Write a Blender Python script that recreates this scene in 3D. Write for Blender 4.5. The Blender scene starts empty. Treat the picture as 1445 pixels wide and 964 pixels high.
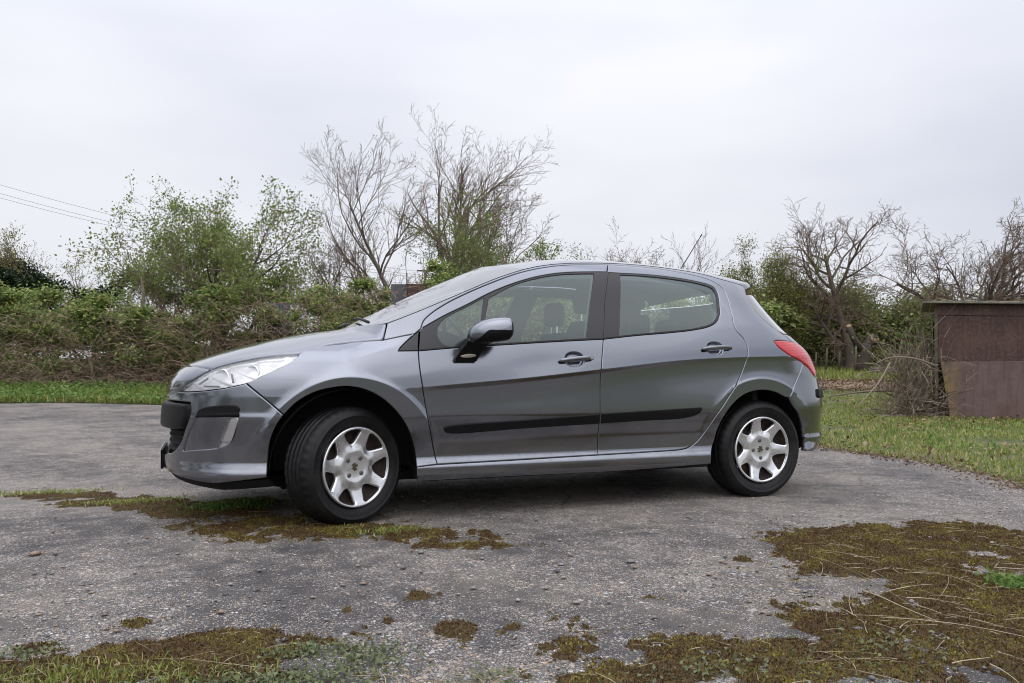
import bpy, bmesh, math, random
import numpy as np
from mathutils import Vector, Matrix
from mathutils.geometry import delaunay_2d_cdt

SC = bpy.context.scene
COL = SC.collection
PI = math.pi
# ---------------------------------------------------------------- camera
cam = bpy.data.cameras.new('camera'); CAM = bpy.data.objects.new('camera', cam); COL.objects.link(CAM)
CAM.location = (-.7282, -5.0013, .8042)
CAM.rotation_euler = (PI/2, 0, -math.radians(21.22))
cam.sensor_width = 36; cam.lens = 27.65; cam.shift_y = .0298
cam.clip_start = .05; cam.clip_end = 2000
SC.camera = CAM
# ---------------------------------------------------------------- sky: overcast
world = bpy.data.worlds.new('World'); SC.world = world; world.use_nodes = True
nt = world.node_tree; nd = nt.nodes; lk = nt.links
for n in list(nd): nd.remove(n)
def wn(t, **kw):
    n = nd.new(t)
    for k, v in kw.items(): setattr(n, k, v)
    return n
wout = wn('ShaderNodeOutputWorld'); wbg = wn('ShaderNodeBackground')
sky = wn('ShaderNodeTexSky', sky_type='NISHITA', sun_disc=False)
sky.sun_elevation = math.radians(56); sky.sun_rotation = math.radians(200); sky.air_density = 1.0; sky.dust_density = 3.0
skm = wn('ShaderNodeVectorMath', operation='SCALE'); skm.inputs['Scale'].default_value = .10
lk.new(sky.outputs[0], skm.inputs[0])
tc = wn('ShaderNodeTexCoord'); mp = wn('ShaderNodeMapping'); mp.inputs['Scale'].default_value = (1, 1, 3.2)
lk.new(tc.outputs['Generated'], mp.inputs[0])
nz = wn('ShaderNodeTexNoise'); nz.inputs['Scale'].default_value = 1.5; nz.inputs['Detail'].default_value = 3.5; nz.inputs['Roughness'].default_value = .48
lk.new(mp.outputs[0], nz.inputs[0])
cr = wn('ShaderNodeValToRGB')
cr.color_ramp.elements[0].position = .33; cr.color_ramp.elements[0].color = (.595, .615, .70, 1)
cr.color_ramp.elements[1].position = .66; cr.color_ramp.elements[1].color = (.80, .805, .85, 1)
lk.new(nz.outputs[0], cr.inputs[0])
sep = wn('ShaderNodeSeparateXYZ'); lk.new(tc.outputs['Generated'], sep.inputs[0])
zc_ = wn('ShaderNodeMath', operation='MAXIMUM'); zc_.inputs[1].default_value = 0; lk.new(sep.outputs['Z'], zc_.inputs[0])
zp = wn('ShaderNodeMath', operation='POWER'); zp.inputs[1].default_value = 2.2; lk.new(zc_.outputs[0], zp.inputs[0])
zr = wn('ShaderNodeMath', operation='MULTIPLY_ADD'); zr.inputs[1].default_value = 1.75; zr.inputs[2].default_value = .96; lk.new(zp.outputs[0], zr.inputs[0])   # overcast: brighter towards the zenith
cm = wn('ShaderNodeVectorMath', operation='SCALE'); lk.new(cr.outputs[0], cm.inputs[0]); lk.new(zr.outputs[0], cm.inputs['Scale'])
mx = wn('ShaderNodeMix', data_type='RGBA'); mx.inputs[0].default_value = .9
lk.new(skm.outputs[0], mx.inputs[6]); lk.new(cm.outputs[0], mx.inputs[7])
lk.new(mx.outputs[2], wbg.inputs[0]); wbg.inputs[1].default_value = 1.0
lk.new(wbg.outputs[0], wout.inputs[0])
# ---------------------------------------------------------------- veiled sun
sun = bpy.data.lights.new('sun', 'SUN'); SUN = bpy.data.objects.new('sun', sun); COL.objects.link(SUN)
sun.energy = .8; sun.angle = math.radians(95); sun.color = (1, .97, .93)
SUN.rotation_euler = (math.radians(34), 0, math.radians(-20))
# ---------------------------------------------------------------- exposure
vs = SC.view_settings; vs.view_transform = 'Standard'; vs.look = 'None'; vs.exposure = .2; vs.gamma = 1; vs.use_curve_mapping = False
SC.cycles.use_denoising = True; SC.cycles.filter_width = 1.05
SC.cycles.max_bounces = 10; SC.cycles.transparent_max_bounces = 24; SC.cycles.glossy_bounces = 5
SC.cycles.caustics_reflective = False; SC.cycles.caustics_refractive = False

# ---------------------------------------------------------------- helpers
random.seed(7); RNG = np.random.default_rng(7)
MAT = {}
def mat(name, base=(.5, .5, .5), rough=.5, metal=0.0, coat=0.0, spec=.5, noise=None, bump=None, trans=None, emit=None):
    """noise = (scale, colour b, lo, hi, detail); bump = (scale, strength, distance)"""
    if name in MAT: return MAT[name]
    m = bpy.data.materials.new(name); m.use_nodes = True; t = m.node_tree; p = t.nodes['Principled BSDF']
    p.inputs['Base Color'].default_value = (*base, 1); p.inputs['Roughness'].default_value = rough
    p.inputs['Metallic'].default_value = metal; p.inputs['Coat Weight'].default_value = coat; p.inputs['Coat Roughness'].default_value = .03
    p.inputs['Specular IOR Level'].default_value = spec
    co = t.nodes.new('ShaderNodeTexCoord')
    if noise:
        n = t.nodes.new('ShaderNodeTexNoise'); n.inputs['Scale'].default_value = noise[0]; n.inputs['Detail'].default_value = noise[4] if len(noise) > 4 else 5
        t.links.new(co.outputs['Object'], n.inputs[0])
        r = t.nodes.new('ShaderNodeValToRGB'); r.color_ramp.elements[0].color = (*base, 1); r.color_ramp.elements[1].color = (*noise[1], 1)
        r.color_ramp.elements[0].position = noise[2]; r.color_ramp.elements[1].position = noise[3]
        t.links.new(n.outputs[0], r.inputs[0]); t.links.new(r.outputs[0], p.inputs['Base Color'])
    if bump:
        n = t.nodes.new('ShaderNodeTexNoise'); n.inputs['Scale'].default_value = bump[0]; n.inputs['Detail'].default_value = 4
        t.links.new(co.outputs['Object'], n.inputs[0])
        b = t.nodes.new('ShaderNodeBump'); b.inputs['Strength'].default_value = bump[1]; b.inputs['Distance'].default_value = bump[2]
        t.links.new(n.outputs[0], b.inputs['Height']); t.links.new(b.outputs[0], p.inputs['Normal'])
    MAT[name] = m; return m
def glass_mat(name, tint, rough=.0, ior=1.5, boost=1.0):
    m = bpy.data.materials.new(name); m.use_nodes = True; t = m.node_tree
    for n in list(t.nodes): t.nodes.remove(n)
    o = t.nodes.new('ShaderNodeOutputMaterial'); mxs = t.nodes.new('ShaderNodeMixShader'); tr = t.nodes.new('ShaderNodeBsdfTransparent'); gl = t.nodes.new('ShaderNodeBsdfGlossy')
    tr.inputs[0].default_value = (*tint, 1); gl.inputs['Roughness'].default_value = rough; gl.inputs[0].default_value = (.88, 1, .99, 1) if name == 'window_glass' else (1, 1, 1, 1)
    fr = t.nodes.new('ShaderNodeFresnel'); fr.inputs[0].default_value = ior
    mu = t.nodes.new('ShaderNodeMath'); mu.operation = 'MULTIPLY'; mu.inputs[1].default_value = boost; mu.use_clamp = True
    geo = t.nodes.new('ShaderNodeNewGeometry')
    t.links.new(fr.outputs[0], mu.inputs[0]); t.links.new(mu.outputs[0], mxs.inputs[0]); t.links.new(tr.outputs[0], mxs.inputs[1]); t.links.new(gl.outputs[0], mxs.inputs[2]); t.links.new(mxs.outputs[0], o.inputs[0])
    MAT[name] = m; return m
def tag(o, label=None, cat=None, group=None, kind=None):
    if label: o['label'] = label
    if cat: o['category'] = cat
    if group: o['group'] = group
    if kind: o['kind'] = kind
    return o
def empty(name, loc):
    e = bpy.data.objects.new(name, None); COL.objects.link(e); e.location = loc; e.empty_display_size = .2
    return e
def base_of(p):
    loc = Vector((0, 0, 0))
    while p is not None:
        loc = loc + Vector(p.location); p = p.parent
    return loc
def link_mesh(name, me, m, parent=None, loc=None):
    if m is not None:
        for q in (m if isinstance(m, (list, tuple)) else [m]): me.materials.append(MAT[q] if isinstance(q, str) else q)
    o = bpy.data.objects.new(name, me); COL.objects.link(o)
    if parent is not None:
        o.parent = parent; o.location = (Vector(loc) if loc is not None else Vector((0, 0, 0))) - base_of(parent)
    elif loc is not None: o.location = loc
    return o
def mesh_from(name, V, Fc, smooth=True, normals=None, fmat=None):
    me = bpy.data.meshes.new(name)
    me.from_pydata([tuple(map(float, v)) for v in V], [], [tuple(map(int, f)) for f in Fc])
    if smooth: me.polygons.foreach_set('use_smooth', [True]*len(me.polygons))
    if fmat is not None: me.polygons.foreach_set('material_index', list(fmat))
    me.update()
    if normals is not None: me.normals_split_custom_set_from_vertices([tuple(map(float, n)) for n in normals])
    return me
def fast_mesh(name, V, Fq, smooth=True, fmat=None):
    """numpy verts (N,3), faces (M,k) constant k"""
    me = bpy.data.meshes.new(name); V = np.asarray(V, np.float32); Fq = np.asarray(Fq, np.int32); k = Fq.shape[1]
    me.vertices.add(len(V)); me.vertices.foreach_set('co', V.ravel())
    me.loops.add(Fq.size); me.loops.foreach_set('vertex_index', Fq.ravel())
    me.polygons.add(len(Fq)); me.polygons.foreach_set('loop_start', np.arange(len(Fq), dtype=np.int32)*k)
    if fmat is not None: me.polygons.foreach_set('material_index', np.asarray(fmat, np.int32))
    if smooth: me.polygons.foreach_set('use_smooth', np.ones(len(Fq), bool))
    me.update(calc_edges=True)
    return me
class MB:
    """collects simple solids into one mesh"""
    def __init__(s): s.v = []; s.f = []
    def add(s, V, Fc):
        b = len(s.v); s.v += [tuple(map(float, v)) for v in V]; s.f += [tuple(int(i)+b for i in f) for f in Fc]; return s
    def box(s, c, d, M=None):
        V = [Vector((c[0]+i*d[0]/2, c[1]+j*d[1]/2, c[2]+k*d[2]/2)) for i in (-1, 1) for j in (-1, 1) for k in (-1, 1)]
        if M is not None: V = [M @ v for v in V]
        return s.add(V, [(0,1,3,2), (4,6,7,5), (0,4,5,1), (2,3,7,6), (0,2,6,4), (1,5,7,3)])
    def tube(s, pts, rad, n=8, cap=True):
        pts = [np.array(p, float) for p in pts]; R = rad if hasattr(rad, '__len__') else [rad]*len(pts)
        V = []; up = None
        for i, p in enumerate(pts):
            t = pts[min(i+1, len(pts)-1)]-pts[max(i-1, 0)]; t /= np.linalg.norm(t)+1e-12
            if up is None:
                up = np.cross(t, (0, 0, 1) if abs(t[2]) < .9 else (1, 0, 0))
            a = up-t*(up@t); a /= np.linalg.norm(a)+1e-12; b = np.cross(t, a); up = a
            for j in range(n):
                q = 2*PI*j/n; V.append(p+R[i]*(a*math.cos(q)+b*math.sin(q)))
        Fc = [(i*n+j, i*n+(j+1) % n, (i+1)*n+(j+1) % n, (i+1)*n+j) for i in range(len(pts)-1) for j in range(n)]
        if cap: Fc += [tuple(range(n-1, -1, -1)), tuple((len(pts)-1)*n+j for j in range(n))]
        return s.add(V, Fc)
    def grid(s, G, close=False):
        G = np.asarray(G); a, b = G.shape[:2]
        jj = b if close else b-1
        return s.add(G.reshape(-1, 3), [(i*b+j, i*b+(j+1) % b, (i+1)*b+(j+1) % b, (i+1)*b+j) for i in range(a-1) for j in range(jj)])
    def build(s, name, m, parent=None, smooth=False, loc=None, bevel=0):
        V = s.v
        if loc is not None: V = [(v[0]-loc[0], v[1]-loc[1], v[2]-loc[2]) for v in V]
        me = mesh_from(name, V, s.f, smooth)
        if bevel:
            bm = bmesh.new(); bm.from_mesh(me)
            bmesh.ops.bevel(bm, geom=[e for e in bm.edges if e.is_manifold and e.calc_face_angle(0) > .6], offset=bevel, segments=2, affect='EDGES', profile=.6)
            bm.to_mesh(me); bm.free()
            me.polygons.foreach_set('use_smooth', [False]*len(me.polygons))
        return link_mesh(name, me, m, parent, loc)
def catmull(P, step=.012):
    P = np.asarray(P, float)
    if len(P) == 2:
        n = max(2, int(np.linalg.norm(P[1]-P[0])/step)+1); return P[0]+(P[1]-P[0])*np.linspace(0, 1, n)[:, None]
    Q = np.vstack([2*P[0]-P[1], P, 2*P[-1]-P[-2]]); out = []
    for i in range(1, len(Q)-2):
        p0, p1, p2, p3 = Q[i-1:i+3]
        t = [0]
        for a, b in ((p0, p1), (p1, p2), (p2, p3)): t.append(t[-1]+max(np.linalg.norm(b-a), 1e-6)**.5)
        n = max(2, int(np.linalg.norm(p2-p1)/step)+1)
        T = np.linspace(t[1], t[2], n, endpoint=False)[:, None]
        A1 = (t[1]-T)/(t[1]-t[0])*p0+(T-t[0])/(t[1]-t[0])*p1; A2 = (t[2]-T)/(t[2]-t[1])*p1+(T-t[1])/(t[2]-t[1])*p2; A3 = (t[3]-T)/(t[3]-t[2])*p2+(T-t[2])/(t[3]-t[2])*p3
        B1 = (t[2]-T)/(t[2]-t[0])*A1+(T-t[0])/(t[2]-t[0])*A2; B2 = (t[3]-T)/(t[3]-t[1])*A2+(T-t[1])/(t[3]-t[1])*A3
        out.append((t[2]-T)/(t[2]-t[1])*B1+(T-t[1])/(t[2]-t[1])*B2)
    out.append(P[-1:]); return np.vstack(out)
def dedup(P, eps=.002):
    o = [P[0]]
    for p in P[1:]:
        if np.linalg.norm(p-o[-1]) > eps: o.append(p)
    if len(o) > 3 and np.linalg.norm(o[-1]-o[0]) < eps: o.pop()
    return np.array(o)
def densify(P, step):
    o = []
    for a, b in zip(P, np.roll(P, -1, 0)):
        n = max(1, int(np.ceil(np.linalg.norm(b-a)/step))); o.append(a+(b-a)*np.linspace(0, 1, n, endpoint=False)[:, None])
    return np.vstack(o)
def area2(P): return .5*np.sum(P[:, 0]*np.roll(P[:, 1], -1)-np.roll(P[:, 0], -1)*P[:, 1])
def inset(P, d):
    """P counter-clockwise, moves inward by d"""
    e = np.roll(P, -1, 0)-P; e /= np.linalg.norm(e, axis=1)[:, None]+1e-12
    n = np.stack([-e[:, 1], e[:, 0]], 1); n0 = np.roll(n, 1, 0); m = n+n0
    l = np.linalg.norm(m, axis=1); m /= l[:, None]+1e-9
    c = np.clip((m*n).sum(1), .55, 1)
    return P+m*(d/c)[:, None], m
def inside(P, q):
    x, y = q[:, 0][:, None], q[:, 1][:, None]; x0, y0 = P[:, 0], P[:, 1]; x1, y1 = np.roll(x0, -1), np.roll(y0, -1)
    c = ((y0 > y) != (y1 > y)) & (x < (x1-x0)*(y-y0)/(np.where(y1 == y0, 1e-12, y1-y0))+x0)
    return c.sum(1) % 2 == 1
def patch(sfun, poly, holes=(), gap=.0025, edge=.004, drop=.003, skirt=.018, du=.03, dv=.014, bstep=.012, extra=None, hskirt=None, feats=()):
    """trim a parametric surface by a closed outline (and holes): exact edges, rounded rim, returned skirt. -> V, F, N"""
    def nrm(uv):
        h = .002; a = sfun(uv+[h, 0])-sfun(uv-[h, 0]); b = sfun(uv+[0, h])-sfun(uv-[0, h])
        n = np.cross(a, b); return n/(np.linalg.norm(n, axis=1)[:, None]+1e-12)
    V = []; N = []; Fc = []; base = 0
    loops = []
    for li, L in enumerate([poly]+list(holes)):
        L = dedup(np.asarray(L, float))
        if area2(L) < 0: L = L[::-1]
        if li: L = L[::-1]
        L = densify(L, bstep)
        out, _ = inset(L, gap if li == 0 else 0.0); inn, m = inset(L, (gap if li == 0 else 0)+edge)
        n1 = nrm(out); n2 = nrm(inn); po = sfun(out); pi_ = sfun(inn)
        od = po-pi_; od -= n1*(od*n1).sum(1)[:, None]; od /= np.linalg.norm(od, axis=1)[:, None]+1e-12
        sk = skirt if li == 0 else (hskirt if hskirt is not None else skirt)
        R = [po-n1*(drop+sk), po-n1*(drop*1.6), po-n1*drop*.35-od*edge*.35, pi_]
        RN = [od*.98+n1*.1, od*.8+n1*.6, od*.38+n1*.92, n2]
        k = len(L); b0 = len(V) if isinstance(V, list) and not V else sum(len(x) for x in V)
        V += R; N += RN
        for r in range(3):
            for i in range(k):
                j = (i+1) % k; a, b, c, d_ = b0+r*k+i, b0+r*k+j, b0+(r+1)*k+j, b0+(r+1)*k+i
                Fc.append((a, b, c, d_))
        loops.append((inn, b0+3*k, k))
    base = sum(len(x) for x in V)
    O = loops[0][0]; lo = O.min(0); hi = O.max(0)
    gu = np.arange(lo[0]+du*.5, hi[0], du); gv = np.arange(lo[1]+dv*.5, hi[1], dv)
    A, B = np.meshgrid(gu, gv); A = A+(np.arange(len(gv)) % 2)[:, None]*du*.5
    q = np.stack([A.ravel(), B.ravel()], 1)
    if extra is not None: q = np.vstack([q, extra])
    def clear(q):
        q = q[inside(O, q)]
        for inn, _, _ in loops[1:]:
            if len(q): q = q[~inside(inn[::-1], q)]
        return q
    def away(q, B, cu, cv_):
        if not len(q) or not len(B): return q
        c = np.array([cu, cv_]); k = np.floor((B-lo)/c).astype(np.int64); cells = []
        for i in (-1, 0, 1):
            for j in (-1, 0, 1): cells.append((k[:, 0]+i)*100003+k[:, 1]+j)
        g = np.floor((q-lo)/c).astype(np.int64)
        return q[~np.isin(g[:, 0]*100003+g[:, 1], np.concatenate(cells))]
    q = clear(q)
    allb = np.vstack([l[0] for l in loops]); bd = np.vstack([densify(l[0], .003) for l in loops])
    q = away(q, bd, du*.3, dv*.3)
    fpts = []; feds = []; nb = len(allb)
    for Lf in feats:
        Lf = np.asarray(Lf, float); sgm = np.linalg.norm(np.diff(Lf, axis=0), axis=1); t = np.concatenate([[0], np.cumsum(sgm)]); n = max(2, int(t[-1]/(du*.7)))
        R_ = np.stack([np.interp(np.linspace(0, t[-1], n), t, Lf[:, i]) for i in (0, 1)], 1)
        ok = inside(O, R_)
        for inn, _, _ in loops[1:]: ok &= ~inside(inn[::-1], R_)
        for i in range(n):
            if ok[i] and np.abs(bd-R_[i]).max(1).min() < .0025: ok[i] = False
        for i in range(n):
            if ok[i]:
                if i and ok[i-1]: feds.append((nb+len(fpts)-1, nb+len(fpts)))
                fpts.append(R_[i])
    if fpts:
        fa = np.array(fpts); fd = np.vstack([np.linspace(fa[i-nb], fa[j-nb], 8) for i, j in feds]+[fa]); q = away(q, fd, du*.3, dv*.3); q = np.vstack([fa, q])
    allv = np.vstack([allb, q]) if len(q) else allb
    eds = list(feds); o = 0
    for inn, _, k in loops:
        eds += [(o+i, o+(i+1) % k) for i in range(k)]; o += k
    r = delaunay_2d_cdt([Vector(map(float, p)) for p in allv], eds, [], 0, 1e-7)
    vc = np.array([tuple(v) for v in r[0]]); tris = [t for t in r[2]]
    T = np.array([t[:3] for t in tris]); cen = vc[T].mean(1)
    ok = inside(O, cen)
    for inn, _, _ in loops[1:]: ok &= ~inside(inn[::-1], cen)
    T = T[ok]
    # map cdt verts to our verts
    idx = []; newp = []
    gl = []
    for inn, b0, k in loops: gl += list(range(b0, b0+k))
    for i, orig in enumerate(r[3]):
        if orig and orig[0] < len(gl): idx.append(gl[orig[0]])
        else: idx.append(base+len(newp)); newp.append(vc[i])
    if newp:
        newp = np.array(newp); V.append(sfun(newp)); N.append(nrm(newp))
    V = np.vstack(V); N = np.vstack(N); N /= np.linalg.norm(N, axis=1)[:, None]+1e-12
    idx = np.array(idx)
    tri = idx[T]
    fn = np.cross(V[tri[:, 1]]-V[tri[:, 0]], V[tri[:, 2]]-V[tri[:, 0]]); flip = (fn*N[tri[:, 0]]).sum(1) < 0
    tri[flip] = tri[flip][:, ::-1]
    F2 = []
    for f in Fc:
        p = V[list(f)]; w = np.cross(p[1]-p[0], p[3]-p[0]); s = (w*(N[f[0]]+N[f[1]]+N[f[2]])).sum()
        F2.append(f if s >= 0 else f[::-1])
    return V, F2+[tuple(t) for t in tri], N
def mirror_y(VFN):
    V, Fc, N = VFN; m = np.array([1, -1, 1]); return V*m, [f[::-1] for f in Fc], N*m
# ---------------------------------------------------------------- car body side surface S(u, z)
def pch_rows(X, Y, x):
    """row-wise monotone cubic: X, Y (N,K), x (N,)"""
    N, K = X.shape
    h = np.diff(X, axis=1); dl = np.diff(Y, axis=1) / h
    m = np.zeros_like(Y)
    a, b = dl[:, :-1], dl[:, 1:]
    w1 = 2*h[:, 1:] + h[:, :-1]; w2 = h[:, 1:] + 2*h[:, :-1]
    same = a*b > 0
    sa = np.where(same, a, 1.0); sb = np.where(same, b, 1.0)
    m[:, 1:-1] = np.where(same, (w1+w2)/(w1/sa + w2/sb), 0.0)
    m[:, 0] = dl[:, 0]; m[:, -1] = dl[:, -1]   # flat where the first two agree
    xc = np.clip(x, X[:, 0], X[:, -1])
    i = np.clip((X <= xc[:, None]).sum(1) - 1, 0, K-2)
    r = np.arange(N)
    hh = h[r, i]; t = (xc - X[r, i]) / hh
    y0, y1, m0, m1 = Y[r, i], Y[r, i+1], m[r, i], m[r, i+1]
    v = (2*t**3-3*t**2+1)*y0 + (t**3-2*t**2+t)*hh*m0 + (-2*t**3+3*t**2)*y1 + (t**3-t**2)*hh*m1
    lo = x < X[:, 0]; hi = x > X[:, -1]
    v = np.where(lo, Y[:, 0] + (x-X[:, 0])*m[:, 0], v)
    return np.where(hi, Y[:, -1] + (x-X[:, -1])*m[:, -1], v)
_TAB = {}
def pch(xs, ys, x):
    x = np.atleast_1d(np.asarray(x, float)); key = (tuple(xs), tuple(ys))
    if key not in _TAB:
        q = np.linspace(xs[0], xs[-1], 3001)
        _TAB[key] = (q, pch_rows(np.tile(np.array(xs, float), (len(q), 1)), np.tile(np.array(ys, float), (len(q), 1)), q))
    q, v = _TAB[key]; r = np.interp(x, q, v)
    r = np.where(x < q[0], v[0]+(x-q[0])*(v[1]-v[0])/(q[1]-q[0]), r)
    return np.where(x > q[-1], v[-1]+(x-q[-1])*(v[-1]-v[-2])/(q[1]-q[0]), r)
SK   = [-.15, -.07,  .02,  .19,  .45,  .95, 1.45, 2.10, 2.60, 2.80]
ZC   = [ .680, .680, .695, .708, .730, .771, .822, .884, .903, .906]
WC   = [ .888, .888, .892, .894, .896, .898, .899, .898, .893, .888]
DC   = [0.0000, 0.0000, 0.0000, 0.0014, 0.0050, 0.0086, 0.0101, 0.0094, 0.0072, 0.0065]
ZB   = [ .855, .855, .880, .925, .945, .970, 1.000, 1.052, 1.085, 1.095]
WB   = [ .835, .835, .845, .842, .858, .858, .857, .850, .835, .825]
Z3   = [ .915, .915, .935, .985, 1.12, 1.18, 1.200, 1.220, 1.220, 1.220]
W3   = [ .780, .780, .785, .795, .795, .782, .780, .775, .768, .762]
Z4   = [ .950, .950, .968, 1.06, 1.25, 1.37, 1.390, 1.380, 1.350, 1.330]
W4   = [ .720, .720, .735, .742, .738, .700, .694, .692, .695, .692]
Z5   = [ .975, .975, .995, 1.10, 1.36, 1.45, 1.465, 1.450, 1.410, 1.385]
W5   = [ .640, .640, .660, .700, .682, .640, .636, .632, .638, .640]
Z6   = [1.000,1.000, 1.03, 1.14, 1.45, 1.50, 1.510, 1.500, 1.460, 1.435]
W6   = [ .520, .520, .550, .650, .610, .570, .566, .560, .570, .575]
S0, S1 = -.15, 2.78
PF, PR = 2.45, 2.9
FZ = [.15, .21, .27, .33, .40, .47, .55, .62, .68, .72, .76, .80, .85, .90, .95, 1.02]
FX = [-.86,-.93,-.958,-.968,-.965,-.962,-.958,-.952,-.945,-.935,-.915,-.88,-.80,-.70,-.58,-.40]
RZ = [.15, .25, .32, .37, .42, .52, .62, .70, .78, .86, .95, 1.03, 1.10, 1.20, 1.30, 1.40, 1.52]
RX = [3.08,3.214,3.341,3.381,3.375,3.365,3.356,3.334,3.31,3.275,3.21,3.131,3.055,2.98,2.908,2.85,2.80]
LF = .80
UF = S0 - LF*math.pi/2          # front centre line
UR = 3.644                       # rear centre line
WHEELS = ((0.0, .305), (2.608, .305))
def smooth01(t):
    t = np.clip(t, 0, 1); return t*t*(3-2*t)
def s1z(z):
    return pch([.8, .95, 1.1, 1.25, 1.4, 1.6], [2.78, 2.66, 2.48, 2.36, 2.30, 2.28], np.clip(z, .8, 1.6))
def side_w(s, z):
    """half width of the body side at station s, height z"""
    g = lambda tab: pch(SK, tab, np.clip(s, SK[0], SK[-1]))
    zc, wc, dc = g(ZC), g(WC), g(DC)
    one = np.ones_like(s)
    Zl = np.stack([.16*one, .205*one, .25*one, .285*one, .312*one, .345*one, .42*one, .50*one, .575*one, zc-.115, zc-.030, zc], 1)
    Zl[:, 9] = np.maximum(Zl[:, 9], .600); Zl[:, 10] = np.maximum(Zl[:, 10], .640)
    Wl = np.stack([.800*one, .862*one, .882*one, .882*one, .870*one, .858*one, .860*one, .8765*one, .8915*one, wc-.80*dc-.0010, wc-dc*.55-.0005, wc], 1)
    soft = smooth01((s-.35)/.75)                    # the crease is soft on the wing and sharpens along the doors
    zk = zc+.055; wk = wc-.0035-.0085*soft
    Zu = np.stack([zc, zk, g(ZB), g(Z3), g(Z4), g(Z5), g(Z6)], 1)
    Wu = np.stack([wc, wk, g(WB), g(W3), g(W4), g(W5), g(W6)], 1)
    return np.where(z <= zc, pch_rows(Zl, Wl, np.minimum(z, zc)), pch_rows(Zu, Wu, np.maximum(z, zc)))
def surf(u, z):
    u = np.atleast_1d(np.asarray(u, float)); z = np.atleast_1d(np.asarray(z, float))
    u, z = np.broadcast_arrays(u, z); u = u.ravel().astype(float); z = z.ravel().astype(float)
    s1 = s1z(z)
    sc = np.clip(u, S0, s1)
    W = side_w(sc, z)
    x = sc.copy(); y = W.copy()
    f = u < S0
    if f.any():
        ph = (S0-u[f])/LF; F = pch(FZ, FX, z[f])
        k = (np.abs(np.sin(ph))**PF + np.abs(np.cos(ph))**PF)**(-1/PF)
        x[f] = S0 - (S0-F)*np.sin(ph)*k; y[f] = W[f]*np.cos(ph)*k
    f = u > s1
    if f.any():
        ph = (u[f]-s1[f])/((UR-s1[f])/(math.pi/2)); R = pch(RZ, RX, z[f])
        k = (np.abs(np.sin(ph))**PR + np.abs(np.cos(ph))**PR)**(-1/PR)
        x[f] = s1[f] + (R-s1[f])*np.sin(ph)*k; y[f] = W[f]*np.cos(ph)*k
    # wheel arch flares
    sg = np.where(y < 0, -1.0, 1.0); y = np.abs(y)
    for (wx, wz), T0, r0, gain in ((WHEELS[0], .897, .475, .9), (WHEELS[1], .897, .455, .7)):
        r = np.hypot(x-wx+.03, z-wz)
        T = T0 - .25*np.maximum(0, wx-.22-x)**1.5 - .6*np.maximum(0, x-wx-.2)**1.6*(wx > 1) - gain*np.maximum(0, r-r0) - .05*np.maximum(0, r0-r)
        k = .007
        m = np.maximum(y, T) + k*np.log1p(np.exp(-np.abs(y-T)/k))*np.exp(-(np.maximum(0, r-.6)/.06)**2)
        wgt = smooth01((.75-r)/.2)*smooth01((z-.33)/.25)*smooth01((.50-(x-wx))/.22)
        y = y + (m-y)*wgt
    return np.stack([x, -y*sg, z], 1)
def surf_n(u, z, h=.002):
    a = surf(u+h, z)-surf(u-h, z); b = surf(u, z+h)-surf(u, z-h)
    n = np.cross(a, b); n /= np.linalg.norm(n, axis=1)[:, None]+1e-12
    return n
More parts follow.
